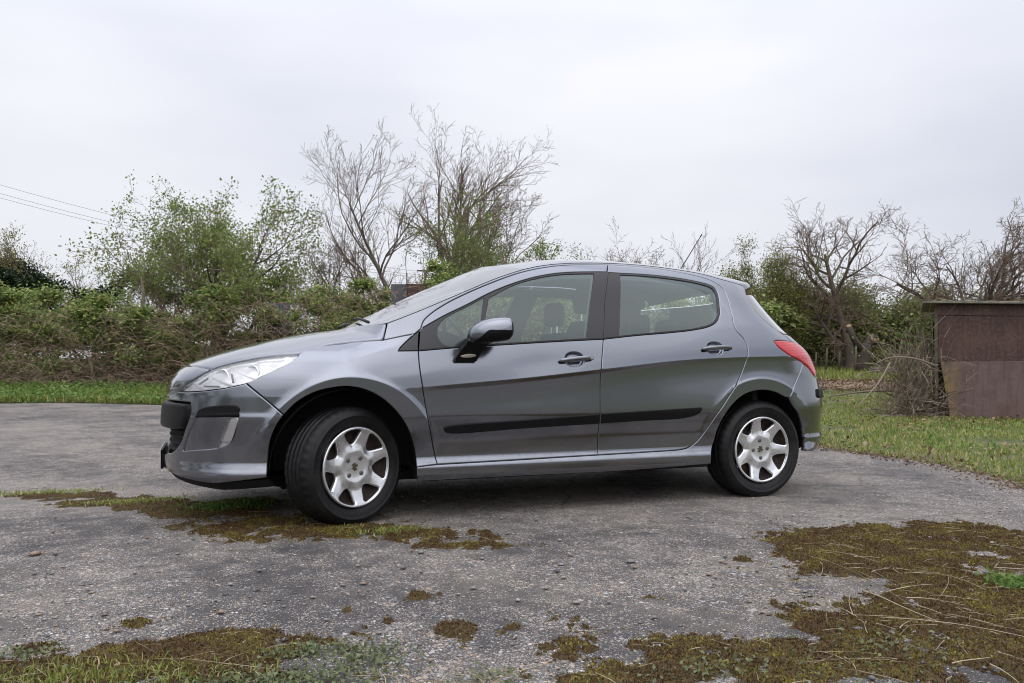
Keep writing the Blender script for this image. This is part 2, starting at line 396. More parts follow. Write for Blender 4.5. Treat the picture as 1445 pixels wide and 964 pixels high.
K = {
  'door_front_top': [(1.6199, 1.4799), (1.5129, 1.4757), (1.2315, 1.4462), (1.0132, 1.3962), (0.802, 1.3183), (0.6015, 1.2292), (0.5051, 1.1783), (0.4247, 1.1254), (0.382, 1.0848), (0.3625, 1.0408)],
  'door_front_left': [(0.339, 0.9194), (0.3381, 0.8886), (0.3397, 0.8263), (0.3547, 0.7057), (0.3824, 0.5567), (0.4185, 0.4053), (0.441, 0.3044)],
  'door_front_bottom': [(0.441, 0.3044), (0.7837, 0.3075), (1.0898, 0.3118), (1.4236, 0.3164)],
  'door_mid': [(1.4236, 0.3164), (1.4234, 0.5047), (1.4247, 0.7548), (1.4294, 0.8283), (1.462, 0.9988), (1.5278, 1.2539), (1.6199, 1.4799)],
  'door_rear_top': [(1.6199, 1.4799), (1.897, 1.4779), (2.1109, 1.4585), (2.275, 1.431), (2.422, 1.3908), (2.4773, 1.346), (2.4692, 1.283), (2.4342, 1.193), (2.415, 1.1152), (2.4249, 1.0668), (2.4624, 1.0187), (2.4787, 0.9706), (2.4761, 0.9225)],
  'door_rear_right': [(2.4761, 0.9225), (2.4603, 0.8765), (2.4096, 0.7644), (2.3217, 0.6447), (2.245, 0.5437), (2.1625, 0.4247), (2.1063, 0.3669), (2.0459, 0.3357), (1.9637, 0.325)],
  'door_rear_bottom': [(1.9637, 0.325), (1.6886, 0.3202), (1.4236, 0.3164)],
  'dlo_front_top': [(0.3604, 1.0388), (0.4981, 1.1157), (0.6418, 1.1847), (0.7932, 1.2612), (0.9483, 1.3245), (1.1077, 1.3734), (1.2689, 1.4042), (1.4975, 1.4226), (1.5856, 1.4267)],
  'dlo_front_bottom': [(1.463, 0.9993), (1.1388, 0.9796), (0.8479, 0.9595), (0.5513, 0.9386), (0.3405, 0.9194)],
  'tri_lo': [(0.3287, 1.0128), (0.2978, 0.9871), (0.2432, 0.936), (0.23, 0.9175)],
  'tri_hi': [(0.3535, 1.0336), (0.3287, 1.0128)],
  'tri_base': [(0.23, 0.9175), (0.3382, 0.9194)],
  'tri_right': [(0.3382, 0.9194), (0.3441, 0.9777), (0.3535, 1.0336)],
  'dlo_rear_bottom': [(1.4645, 0.9997), (1.6903, 1.0251), (1.9267, 1.0466), (2.1121, 1.0688), (2.2306, 1.0949), (2.2894, 1.1261), (2.3327, 1.179), (2.3537, 1.2468), (2.3864, 1.3317), (2.3763, 1.3562), (2.3424, 1.3705), (2.2252, 1.395), (2.0442, 1.4154), (1.8606, 1.4237), (1.6785, 1.4229), (1.5867, 1.4244)],
  'glass_front': [(0.7782, 1.2279), (0.9462, 1.3131), (1.1053, 1.363), (1.266, 1.3939), (1.4896, 1.4113), (1.4166, 1.2082), (1.351, 1.0064), (1.1402, 0.9912), (0.849, 0.9712), (0.7009, 0.9605), (0.7383, 1.1045)],
  'glass_quarter': [(0.7471, 1.2297), (0.6404, 1.1736), (0.5549, 1.1324), (0.4941, 1.0947), (0.4594, 1.05), (0.4517, 1.0024), (0.4692, 0.9673), (0.5037, 0.9482), (0.5562, 0.9488), (0.6758, 0.9582)],
  'glass_rear': [(1.6743, 1.4126), (1.8554, 1.4126), (2.0382, 1.4036), (2.2193, 1.3837), (2.3182, 1.3609), (2.3507, 1.3457), (2.356, 1.3193), (2.3384, 1.2425), (2.3185, 1.1805), (2.279, 1.1351), (2.2241, 1.1062), (2.1154, 1.0811), (1.9296, 1.0591), (1.6926, 1.0368), (1.5716, 1.0231)],
  'strip_front': [(0.4716, 0.4961), (0.4817, 0.5076), (0.5333, 0.5161), (0.9296, 0.5348), (1.4143, 0.5597), (1.4215, 0.5006), (0.9345, 0.4843), (0.5158, 0.4681), (0.4838, 0.4761)],
  'strip_rear': [(1.4273, 0.5611), (1.4833, 0.5642), (2.1198, 0.5878), (2.1275, 0.5767), (2.1037, 0.5486), (2.011, 0.5226), (1.6812, 0.5107), (1.4345, 0.5011)],
  'wing_shut': [(-0.3411, 0.8951), (-0.2946, 0.9235), (-0.1134, 0.9504), (0.0113, 0.9673), (0.1613, 0.9775)],
  'wing_seam_rear': [(0.1613, 0.9775), (0.2553, 0.9987), (0.3287, 1.0128)],
  'cowl_gap': [(0.1613, 0.9775), (0.1936, 1.0727)],
  'screen_side': [(0.1936, 1.0727), (0.2456, 1.0933), (0.3755, 1.1471), (0.5066, 1.2046), (0.6542, 1.2694), (0.8055, 1.3357), (0.9149, 1.3776), (1.0321, 1.4173)],
  'roof_edge': [(1.0321, 1.4173), (1.156, 1.4471), (1.3319, 1.4726), (1.6292, 1.4924), (1.9116, 1.4926), (2.1282, 1.4763), (2.3351, 1.4523), (2.5109, 1.4227), (2.6821, 1.4005), (2.7976, 1.389)],
  'spoiler_side': [(2.7982, 1.3592)],
  'rear_glass_side': [(2.7476, 1.3214), (2.744, 1.2893), (2.7237, 1.2349), (2.75, 1.1625), (2.8024, 1.1028), (2.8457, 1.0718)],
  'lamp_rear': [(2.7145, 1.0044), (2.7479, 1.0095), (2.7863, 1.0116), (2.9233, 1.0052), (2.9985, 0.9719), (3.0367, 0.8851), (3.0561, 0.7952), (2.9307, 0.8699), (2.8388, 0.9039), (2.7873, 0.9312), (2.7391, 0.9653)],
  'bumper_rear_seam': [(2.9437, 0.8607), (2.8742, 0.7583), (2.797, 0.6438)],
  'arch_rear': [(2.797, 0.6438), (2.7769, 0.6394), (2.693, 0.6723), (2.599, 0.6886), (2.4957, 0.6787), (2.4144, 0.6459), (2.3348, 0.5801), (2.2833, 0.5059), (2.2555, 0.4313), (2.2395, 0.3645), (2.2072, 0.2964)],
  'arch_rear_bumper': [(2.797, 0.6438), (2.8391, 0.5805), (2.8945, 0.5097), (2.9293, 0.4376), (2.9462, 0.3665), (2.9622, 0.2817)],
  'arch_front': [(-0.3619, 0.5878), (-0.301, 0.6509), (-0.2207, 0.698), (-0.1375, 0.7208), (-0.0534, 0.729), (0.031, 0.7159), (0.1176, 0.6762), (0.1932, 0.6135), (0.2577, 0.5303), (0.3006, 0.4396), (0.3238, 0.3555), (0.3248, 0.2947)],
  'arch_front_bumper': [(-0.3619, 0.5878), (-0.398, 0.527), (-0.4224, 0.4427), (-0.4308, 0.3459), (-0.4378, 0.2678)],
  'seam_front': [(-0.556, 0.749), (-0.459, 0.6741), (-0.3619, 0.5878)],
  'headlamp': [(-0.9901, 0.7007), (-0.9498, 0.7261), (-0.8774, 0.7639), (-0.8333, 0.8024), (-0.773, 0.8359), (-0.6546, 0.8651), (-0.5252, 0.8874), (-0.387, 0.8987), (-0.3468, 0.8981), (-0.3368, 0.8891), (-0.375, 0.8563), (-0.4354, 0.819), (-0.4939, 0.7819), (-0.556, 0.749), (-0.6331, 0.7292), (-0.7361, 0.7131), (-0.8779, 0.7028)],
  'fog': [(-0.6252, 0.572), (-0.5792, 0.5743), (-0.5903, 0.5081), (-0.6201, 0.433), (-0.682, 0.4135), (-0.6624, 0.4661)],
  'recess': [(-0.8104, 0.5787), (-0.5746, 0.5867), (-0.581, 0.5365), (-0.6092, 0.4451), (-0.6809, 0.4146), (-0.9011, 0.3906), (-0.8753, 0.4539)],
  'bar': [(-0.8096, 0.5697), (-0.7912, 0.6082), (-0.7521, 0.6261), (-0.5805, 0.6351), (-0.5661, 0.6187), (-0.5741, 0.5832)],
  'band_edge': [(-0.8595, 0.6466), (-0.8484, 0.6029), (-0.8824, 0.5076)],
  'grille_edge': [(-0.8824, 0.5076), (-0.9108, 0.4443), (-0.9632, 0.3958), (-1.0207, 0.3685)],
  'lip_top': [(-0.697, 0.2932), (-0.4368, 0.3165)],
  'bumper_bottom': [(-0.4378, 0.2678), (-0.5638, 0.2519), (-0.7123, 0.2339), (-0.8085, 0.2403), (-1.0403, 0.261), (-1.2548, 0.2704)],
  'hood_front_gap': [(-0.8351, 0.8242)],
  'nose_bottom': [(-0.8673, 0.6611), (-0.9842, 0.6599), (-1.1311, 0.6689)],
  'handle_front': [(1.2609, 0.8765)],
  'handle_rear': [(2.2322, 0.9506)],
  'mirror_base': [(0.5809, 0.902)],
  'sill_front': [(0.3248, 0.2947), (0.3263, 0.2132)],
  'sill_bottom': [(0.3263, 0.2132), (0.866, 0.2139), (1.5914, 0.2126), (2.203, 0.2301)],
  'rub_rear': [(3.0837, 0.681)],
  'flare': [(-0.2589, 0.7817), (-0.0136, 0.8094), (0.2316, 0.7271)],
}
# ================================================================ MATERIALS OF THE CAR
def paint():
    m = bpy.data.materials.new('grey_metallic_paint'); m.use_nodes = True; t = m.node_tree; p = t.nodes['Principled BSDF']
    p.inputs['Base Color'].default_value = (.135, .14, .158, 1); p.inputs['Metallic'].default_value = 1.0; p.inputs['Roughness'].default_value = .19
    p.inputs['Coat Weight'].default_value = 1; p.inputs['Coat Roughness'].default_value = .025
    co = t.nodes.new('ShaderNodeTexCoord')
    n = t.nodes.new('ShaderNodeTexNoise'); n.inputs['Scale'].default_value = 2.2; n.inputs['Detail'].default_value = 6   # faint dust
    t.links.new(co.outputs['Object'], n.inputs[0])
    r = t.nodes.new('ShaderNodeMapRange'); r.inputs[1].default_value = .4; r.inputs[2].default_value = .75; r.inputs[3].default_value = .022; r.inputs[4].default_value = .09
    t.links.new(n.outputs[0], r.inputs[0]); t.links.new(r.outputs[0], p.inputs['Coat Roughness'])
    f = t.nodes.new('ShaderNodeTexNoise'); f.inputs['Scale'].default_value = 1400; f.inputs['Detail'].default_value = 1
    t.links.new(co.outputs['Object'], f.inputs[0])
    c = t.nodes.new('ShaderNodeValToRGB'); c.color_ramp.elements[0].color = (.168, .180, .210, 1); c.color_ramp.elements[1].color = (.232, .246, .282, 1)
    c.color_ramp.elements[0].position = .35; c.color_ramp.elements[1].position = .65
    t.links.new(f.outputs[0], c.inputs[0]); t.links.new(c.outputs[0], p.inputs['Base Color'])
    sx = t.nodes.new('ShaderNodeSeparateXYZ'); ge = t.nodes.new('ShaderNodeNewGeometry'); t.links.new(ge.outputs['Position'], sx.inputs[0])
    h1 = t.nodes.new('ShaderNodeMapRange'); h1.inputs[1].default_value = .22; h1.inputs[2].default_value = .62; h1.inputs[3].default_value = 1; h1.inputs[4].default_value = 0; t.links.new(sx.outputs[2], h1.inputs[0])
    dn = t.nodes.new('ShaderNodeTexNoise'); dn.inputs['Scale'].default_value = 7; dn.inputs['Detail'].default_value = 7; dn.inputs['Roughness'].default_value = .65; t.links.new(co.outputs['Object'], dn.inputs[0])
    dm = t.nodes.new('ShaderNodeMapRange'); dm.inputs[1].default_value = .42; dm.inputs[2].default_value = .75; dm.inputs[3].default_value = .03; dm.inputs[4].default_value = .42; t.links.new(dn.outputs[0], dm.inputs[0])
    mu = t.nodes.new('ShaderNodeMath'); mu.operation = 'MULTIPLY'; t.links.new(h1.outputs[0], mu.inputs[0]); t.links.new(dm.outputs[0], mu.inputs[1])
    df = t.nodes.new('ShaderNodeBsdfDiffuse'); df.inputs[0].default_value = (.15, .13, .11, 1); ms = t.nodes.new('ShaderNodeMixShader'); t.links.new(mu.outputs[0], ms.inputs[0]); t.links.new(p.outputs[0], ms.inputs[1]); t.links.new(df.outputs[0], ms.inputs[2]); t.links.new(ms.outputs[0], t.nodes['Material Output'].inputs[0])
    MAT['paint'] = m
paint()
mat('black_trim', (.012, .012, .014), .4, spec=.3, bump=(900, .15, .0005))
mat('satin_black', (.022, .021, .025), .42)
mat('black_plastic', (.006, .006, .007), .42, spec=.2, bump=(700, .2, .0006))
mat('under_black', (.008, .008, .009), .9)
mat('rubber', (.007, .007, .008), .5, spec=.28, noise=(9, (.018, .0175, .017), .45, .7), bump=(60, .12, .002))
mat('hubcap_silver', (.74, .75, .77), .27, .85, noise=(26, (.50, .49, .485), .55, .85, 8))
mat('bolt_metal', (.11, .10, .085), .5, .4)
mat('emblem_metal', (.10, .085, .06), .4, .5)
mat('steel_dark', (.028, .020, .016), .7, .2, noise=(40, (.06, .035, .022), .5, .7))
mat('chrome', (.82, .83, .85), .08, 1.0)
mat('lamp_chrome', (.97, .975, .985), .22, .35)
mat('seat_cloth', (.04, .04, .045), .9)
mat('interior_grey', (.30, .325, .335), .75)
mat('headliner', (.40, .42, .43), .9)
mat('dash', (.03, .03, .033), .6)
mat('plate_white', (.7, .7, .68), .4)
mat('amber_clear', (.55, .50, .42), .15, .4)
mat('antenna_black', (.015, .015, .015), .5)
mat('mirror_glass', (.85, .87, .9), .02, 1.0)
def lens_red():
    m = mat('lamp_red', (.50, .010, .016), .12, 0, 1.0)
    t = m.node_tree; p = t.nodes['Principled BSDF']
    co = t.nodes.new('ShaderNodeTexCoord'); w = t.nodes.new('ShaderNodeTexWave'); w.inputs['Scale'].default_value = 30; w.bands_direction = 'Z'
    t.links.new(co.outputs['Object'], w.inputs[0]); b = t.nodes.new('ShaderNodeBump'); b.inputs['Strength'].default_value = .25; b.inputs['Distance'].default_value = .004
    t.links.new(w.outputs['Fac'], b.inputs['Height']); t.links.new(b.outputs[0], p.inputs['Normal'])
    p.inputs['Subsurface Weight'].default_value = .0
lens_red()
glass_mat('window_glass', (.76, .87, .86), 0, 1.52, 2.0)
glass_mat('lens_clear', (.99, .99, .995), 0, 1.5, 1.3)
glass_mat('screen_glass', (.72, .78, .76), 0, 1.52, 1.5)

# ================================================================ CAR
CAR = tag(empty('parked_car', (1.2, 0, 0)), 'dark grey metallic five-door hatchback parked on the cracked tarmac, front wheels turned', 'car')
def cv(name, rev=False, step=.012):
    c = catmull(K[name], step); return c[::-1] if rev else c
def path(*items):
    out = []
    for it in items:
        if isinstance(it, str): out.append(cv(it[1:], True) if it[0] == '-' else cv(it))
        else: out.append(np.atleast_2d(np.array(it, float)))
    return dedup(np.vstack(out))
def SF(lift=0.0, dents=()):
    def f(uv):
        uv = np.asarray(uv, float); P = surf(uv[:, 0], uv[:, 1])
        if lift or dents:
            n = surf_n(uv[:, 0], uv[:, 1], .004); l = np.full(len(uv), float(lift))
            for d in dents: l = l+d(uv)
            P = P+n*l[:, None]
        return P
    return f
def put(name, VFN, m, parent, normals=True):
    V, Fc, N = VFN
    return link_mesh(name, mesh_from(name, V, Fc, True, N), m, parent)
def both(name, VFN, m, parents=(CAR, CAR)):
    return put(name, VFN, m, parents[0]), put(name, mirror_y(VFN), m, parents[1])
def mirror_half(P, uc):                       # closes a half outline (from centre to centre) with its mirror image
    Q = P.copy(); Q[:, 0] = 2*uc-Q[:, 0]; return dedup(np.vstack([P, Q[::-1]]))
def ell_dent(u0, z0, a, b, depth, power=3):
    def f(uv):
        r = (np.abs((uv[:, 0]-u0)/a)**2.2+np.abs((uv[:, 1]-z0)/b)**2.2)**(1/2.2)
        return -depth*smooth01((1.12-r)/.32)
    return f
def fine(u0, u1, z0, z1, st=.004):
    A, B = np.meshgrid(np.arange(u0, u1, st), np.arange(z0, z1, st)); return np.stack([A.ravel(), B.ravel()], 1)

_sx = np.linspace(.3, 2.70, 160)
CREASE = [np.stack([_sx, pch(SK, ZC, _sx)+o], 1) for o in (.003, -.002, -.015, -.03, -.07, -.115)]
def ring_feats(wx, rs):
    out = []
    for r_ in rs:
        a = np.linspace(-.3, PI+.3, 150); out.append(np.stack([wx-.03+r_*np.cos(a), .305+r_*np.sin(a)], 1))
    return out
RF = ring_feats(0.0, (.455, .463, .470, .476, .482, .490, .500)); RR_ = ring_feats(2.608, (.437, .446, .453, .460, .468, .478))
SILL = [np.stack([np.linspace(.33, 2.2, 80), np.full(80, z)], 1) for z in (.25, .268, .285, .292, .300, .307, .314, .325, .345)]
# ---- wings
wing = path('wing_shut', 'wing_seam_rear', 'tri_lo', 'tri_base', 'door_front_left', [(.3237, .2953)], '-arch_front', '-seam_front',
            catmull([K['headlamp'][i] for i in (13, 12, 11, 10, 9)]))
both('front_wing', patch(SF(), wing, du=.011, dv=.008, feats=RF), 'paint')
both('quarter_trim', patch(SF(-.001), path('tri_lo', 'tri_base', 'tri_right', 'tri_hi'), edge=.003), 'satin_black')
# ---- body side frame: pillars, rear quarter and sill
frame = path('-tri_lo'[0:0] or 'tri_hi', '-wing_seam_rear', 'cowl_gap', 'screen_side', 'roof_edge', [K['spoiler_side'][0]], 'rear_glass_side', [(2.885, 1.045), (2.9303, 1.0056)],
             catmull([K['lamp_rear'][i] for i in (3, 2, 1, 0)]), catmull([K['lamp_rear'][i] for i in (0, 10, 9, 8, 7)]), 'bumper_rear_seam', 'arch_rear',
             '-sill_bottom', '-sill_front', 'door_front_bottom', '-door_rear_bottom', '-door_rear_right', '-door_rear_top', 'door_front_top')
both('body_side', patch(SF(), frame, du=.016, dv=.010, feats=CREASE+SILL+[np.vstack(r_) for r_ in RR_]), 'paint')
# ---- doors
hf, hr = K['handle_front'][0], K['handle_rear'][0]
dent_f = ell_dent(hf[0], hf[1]+.0, .058, .042, .022); dent_r = ell_dent(hr[0], hr[1], .058, .040, .022)
doorf = path('door_front_left', 'door_front_bottom', [K['door_mid'][i] for i in (1,)], catmull([K['door_mid'][i] for i in (1, 2, 3, 4)]), 'dlo_front_bottom')
doorr = path('dlo_rear_bottom', 'door_rear_top', 'door_rear_right', 'door_rear_bottom', catmull([K['door_mid'][i] for i in (0, 1, 2, 3, 4)]))
DF = both('front_door', patch(SF(0, [dent_f]), doorf, du=.02, dv=.009, feats=CREASE+SILL, extra=fine(hf[0]-.075, hf[0]+.075, hf[1]-.055, hf[1]+.055)), 'paint')
DR = both('rear_door', patch(SF(0, [dent_r]), doorr, du=.02, dv=.009, feats=CREASE+SILL, extra=fine(hr[0]-.075, hr[0]+.075, hr[1]-.055, hr[1]+.055)), 'paint')
both('window_frame', patch(SF(), path('dlo_front_top', 'door_front_top')), 'paint', DF)
dlof = path('dlo_front_top', catmull([K['door_mid'][i] for i in (6, 5, 4)])[3:-1], 'dlo_front_bottom')
dlor = path('dlo_rear_bottom', catmull([K['door_mid'][i] for i in (6, 5, 4)])[5:-1])
gq = np.vstack([catmull(K['glass_quarter']), [K['glass_quarter'][0]]])
gf = path(K['glass_front'][:1], catmull(K['glass_front'][:5]), catmull(K['glass_front'][4:7]), catmull(K['glass_front'][6:10]), catmull(K['glass_front'][9:]))
gr = path(catmull(K['glass_rear']))
both('window_trim', patch(SF(-.002), dlof, [gq, gf], gap=.001, edge=.0025, drop=.002, skirt=.01, hskirt=.012), 'satin_black', DF)
both('window_trim', patch(SF(-.002), dlor, [gr], gap=.001, edge=.0025, drop=.002, skirt=.01, hskirt=.012), 'satin_black', DR)
for nm, pl, par in (('quarter_window', gq, DF), ('window', gf, DF), ('window', gr, DR)):
    both(nm, patch(SF(-.008), pl, gap=-.006, edge=.001, drop=0, skirt=0.0005, du=.05, dv=.03), 'window_glass', par)
# rubber line along the belt, standing a little proud
for nm, par in (('dlo_front_bottom', DF), ('dlo_rear_bottom', DR)):
    c = cv(nm); c = c if nm != 'dlo_rear_bottom' else c[:int(len(c)*.46)]
    o = np.array([0, .008]); both('belt_seal', patch(SF(.004), np.vstack([c+o, c[::-1]+[0, -.001]]), gap=0, edge=.002, drop=.003, skirt=.006), 'black_trim', par)
# bump strips
both('bump_strip', patch(SF(.012), path(K['strip_front'][:1], catmull(K['strip_front'][:5]), catmull(K['strip_front'][5:]+K['strip_front'][:1])), gap=.001, edge=.005, drop=.006, skirt=.008, dv=.01), 'black_plastic', DF)
both('bump_strip', patch(SF(.012), path(K['strip_rear'][:3], catmull(K['strip_rear'][2:7]), K['strip_rear'][7:]), gap=.001, edge=.005, drop=.006, skirt=.008, dv=.01), 'black_plastic', DR)
# handles
def handle(u0, z0, tilt, key):
    G = []; n = 24
    for i, t in enumerate(np.linspace(-1, 1, n)):
        u = u0+.112*t+.006; z = z0+tilt*t-.002
        p = surf(u, z)[0]; nn = surf_n(np.array([u]), np.array([z]))[0]
        out = .020+.010*(1-t*t); taper = (1-abs(t)**7)**.5 if abs(t) < 1 else .0
        if t < 0: taper *= .8+.2*(1+t)
        ring = []
        for j in range(14):
            a = 2*PI*j/14; ca, sa = math.cos(a), math.sin(a)
            hh = .0135*taper+.0006; ww = .010*taper+.0006
            off = np.array([0, 0, 1])*hh*math.copysign(abs(sa)**.8, sa)+nn*(out+ww*math.copysign(abs(ca)**.8, ca)-.012*(abs(t)**8))
            ring.append(p+off)
        G.append(ring)
    return np.array(G)
for (u0, z0), tl, par, key in ((hf, .010, DF, True), (hr, .006, DR, False)):
    G = handle(u0, z0, tl, key)
    for sd, pr in ((1, par[0]), (-1, par[1])):
        H = G*np.array([1, sd, 1]); b = MB().grid(H, True); b.add(H[0], [tuple(range(14))]); b.add(H[-1], [tuple(range(13, -1, -1))])
        o = b.build('door_handle', 'paint', pr, True)
        if sd < 0:
            o.data.flip_normals()
        # two feet joining the bar to the door
        for q in (-.085, .09):
            p = surf(u0+q+.006, z0-.002+tl*q/.112)[0]*np.array([1, sd, 1])
            MB().box((p[0], p[1]-sd*.009, p[2]), (.03, .028, .018)).build('handle_mount', 'black_plastic', pr, False, None, .003)
        if key and sd > 0:
            p = surf(u0+.095, z0+.009)[0]; MB().tube([p+[0, -.026, 0], p+[0, -.0345, 0]], .009, 14).build('keyhole', 'chrome', pr)
# ---- headlamps
hl = path(catmull(K['headlamp']+K['headlamp'][:1]))
hlp = list(both('headlamp', patch(SF(-.002), hl, gap=.002, edge=.003, drop=.002, skirt=.0, du=.03, dv=.012), 'lens_clear'))
def bucket(uv):
    
    f = ((uv[:, 1]*.9+uv[:, 0]*.30)*15) % 1.0; g = ((uv[:, 0]-.4*uv[:, 1])*9) % 1.0
    return -.019+.005*(1-f)*np.minimum(1, f/.15)+.002*np.abs(g-.5)
both('reflector', patch(SF(0, [bucket]), hl, gap=.003, edge=.003, drop=-.004, skirt=0, du=.006, dv=.004), 'lamp_chrome', hlp)
for (u0, z0, rr) in ((-.72, .785, .052), (-.56, .815, .044)):
    for sd, pr in ((1, hlp[0]), (-1, hlp[1])):
        p = surf(u0, z0)[0]; n = surf_n(np.array([u0]), np.array([z0]))[0]; ax = np.array([-.80, -.58, .02]); ax /= np.linalg.norm(ax)
        p = p-n*.040
        G = []
        e1 = np.cross(ax, (0, 0, 1)); e1 /= np.linalg.norm(e1); e2 = np.cross(e1, ax)
        for r_, d_ in ((.008, -.03), (rr*.55, -.022), (rr*.85, -.006), (rr, .012), (rr*1.08, .014), (rr*1.1, .0)):
            G.append([(p+ax*d_+r_*(e1*math.cos(a)+e2*math.sin(a)))*np.array([1, sd, 1]) for a in np.linspace(0, 2*PI, 24, endpoint=False)])
        MB().grid(np.array(G), True).build('reflector_bowl', 'lamp_chrome', pr, True)
        MB().tube([(p-ax*.03)*np.array([1, sd, 1]), (p+ax*.012)*np.array([1, sd, 1])], [.012, .008], 10).build('bulb', 'steel_dark', pr, True)
for sd, pr in ((1, hlp[0]), (-1, hlp[1])):           # dark dividers inside the lamp
    for (ua, za), (ub, zb_), w_ in (((-.795, .735), (-.70, .733), .004), ((-.665, .80), (-.63, .755), .005), ((-.835, .745), (-.80, .78), .004)):
        a = surf(ua, za)[0]-surf_n(np.array([ua]), np.array([za]))[0]*.012; b_ = surf(ub, zb_)[0]-surf_n(np.array([ub]), np.array([zb_]))[0]*.012
        MB().tube([a*np.array([1, sd, 1]), b_*np.array([1, sd, 1])], w_, 6).build('lamp_divider', 'interior_grey', pr)
# ---- front bumper, one cover from arch to arch
BC = .655
half = path([(UF, .672), (-1.2, .675), (-1.06, .684), (-.9903, .7006)], catmull([K['headlamp'][i] for i in (0, 16, 15, 14, 13)]), 'seam_front', 'arch_front_bumper',
            catmull(K['bumper_bottom'][:5]+[(-1.2, .268), (UF, .272)]))
gap_hole = path([(UF, BC), (-1.2, BC), (-.98, .652), (-.8595, .648)], 'band_edge', 'grille_edge', [(-1.2, .352), (UF, .35)])
def lip(uv):                                  # lower spoiler flare
    zl = .292+.10*np.clip((uv[:, 0]+.70), 0, .28)*1.0
    t = np.exp(-((uv[:, 1]-(zl-.028))/.026)**2); mirror = np.abs(uv[:, 0]-UF)
    return .006*t*smooth01((mirror-.1)/.5)
def lip2(uv):
    m = UF+np.abs(uv[:, 0]-UF); q = uv.copy(); q[:, 0] = m; return lip(q)
recess = path(K['recess'][:1], catmull(K['recess'][1:5]), catmull(K['recess'][4:6]), catmull(K['recess'][5:]+K['recess'][:1]))
rec_m = recess.copy(); rec_m[:, 0] = 2*UF-rec_m[:, 0]
FB = put('front_bumper', patch(SF(0, [lip2]), mirror_half(half, UF), [mirror_half(gap_hole, UF), recess, rec_m], edge=.007, drop=.006, skirt=.03, hskirt=.03, du=.012, dv=.008), 'paint', CAR)
def slope_in(uv):                             # recess floor falls away towards the fog lamp
    m = UF+np.abs(uv[:, 0]-UF); return -.008-.030*smooth01((m+.88)/.26)
for pl in (recess, rec_m):
    put('fog_lamp_recess', patch(SF(0, [slope_in]), pl, gap=-.003, edge=.004, drop=.0, skirt=.0), 'paint', FB)
for sgn in (1, -1):
    def mm(P): 
        P = np.array(P, float)
        if sgn < 0: P[:, 0] = 2*UF-P[:, 0]
        return P
    fg = put('fog_lamp', patch(SF(-.014), mm(catmull(K['fog']+K['fog'][:1])), gap=.0, edge=.006, drop=.006, skirt=.02, dv=.01), 'lens_clear', FB)
    put('fog_reflector', patch(SF(0, [lambda uv: -.020+.004*(1-((uv[:, 1]*9) % 1.0))]), mm(catmull(K['fog']+K['fog'][:1])), gap=.002, edge=.003, drop=-.012, skirt=0, du=.008, dv=.006), 'lamp_chrome', fg)
    put('bumper_bar', patch(SF(.010), mm(path(catmull(K['bar'][:5]), K['bar'][5:])), gap=0, edge=.010, drop=.009, skirt=.03, dv=.01), 'black_plastic', FB)
band = path([(UF, .642), (-1.2, .642), (-.98, .640), (-.872, .637), (-.858, .61)], catmull([(-.858, .61), (-.866, .56), (-.889, .512)]), [(-1.0, .500), (-1.2, .497), (UF, .497)])
put('bumper_band', patch(SF(.016), mirror_half(band, UF), gap=0, edge=.022, drop=.016, skirt=.05, dv=.012), 'black_plastic', FB)
put('grille_back', patch(SF(-.055), mirror_half(gap_hole, UF), gap=-.02, edge=.002, drop=0, skirt=0), 'under_black', FB)
for zz in (.385, .42, .455, .485):
    c = np.array([(UF, zz), (-1.15, zz), (-.985+.25*(zz-.385)/.1*.3, zz)]); up = catmull(c)
    put('grille_slat', patch(SF(-.035-.02*(zz-.385)), mirror_half(np.vstack([up+[0, .005], up[::-1]-[0, .005]])[:, :] if False else np.vstack([up+[0, .005], (up-[0, .005])[::-1]]), UF) if False else np.vstack([np.vstack([up+[0, .005]])[::-1], np.vstack([np.array([2*UF, 0])+(up+[0, .005])*[-1, 1]]), (np.array([2*UF, 0])+(up-[0, .005])*[-1, 1])[::-1], up-[0, .005]]), gap=0, edge=.003, drop=.003, skirt=.03), 'under_black', FB)
# number plate on its plinth
P0 = surf(UF, .39)[0]
MB().box((P0[0]+.008, 0, .322), (.014, .50, .105)).build('plate_holder', 'black_plastic', FB, False, None, .004)
MB().box((P0[0]-.001, 0, .322), (.004, .52, .108)).build('number_plate', 'plate_white', FB, False, None, .001)
# under tray
G = []
for uu in np.linspace(-.44, 2*UF+.44, 50):
    zt = np.interp(UF+abs(uu-UF), [-1.4, -1.04, -.71, -.44], [.272, .262, .238, .262])
    p = surf(uu, zt)[0]; G.append([p*np.array([1, .97, 1])+[.012, 0, -.002], p*np.array([1, .93, 1])+[.05, 0, -.045], [p[0]+.3, p[1]*.8, p[2]-.05], [-.35, p[1]*.7, .17]])
MB().grid(np.array(G)).build('under_tray', 'under_black', FB, True)
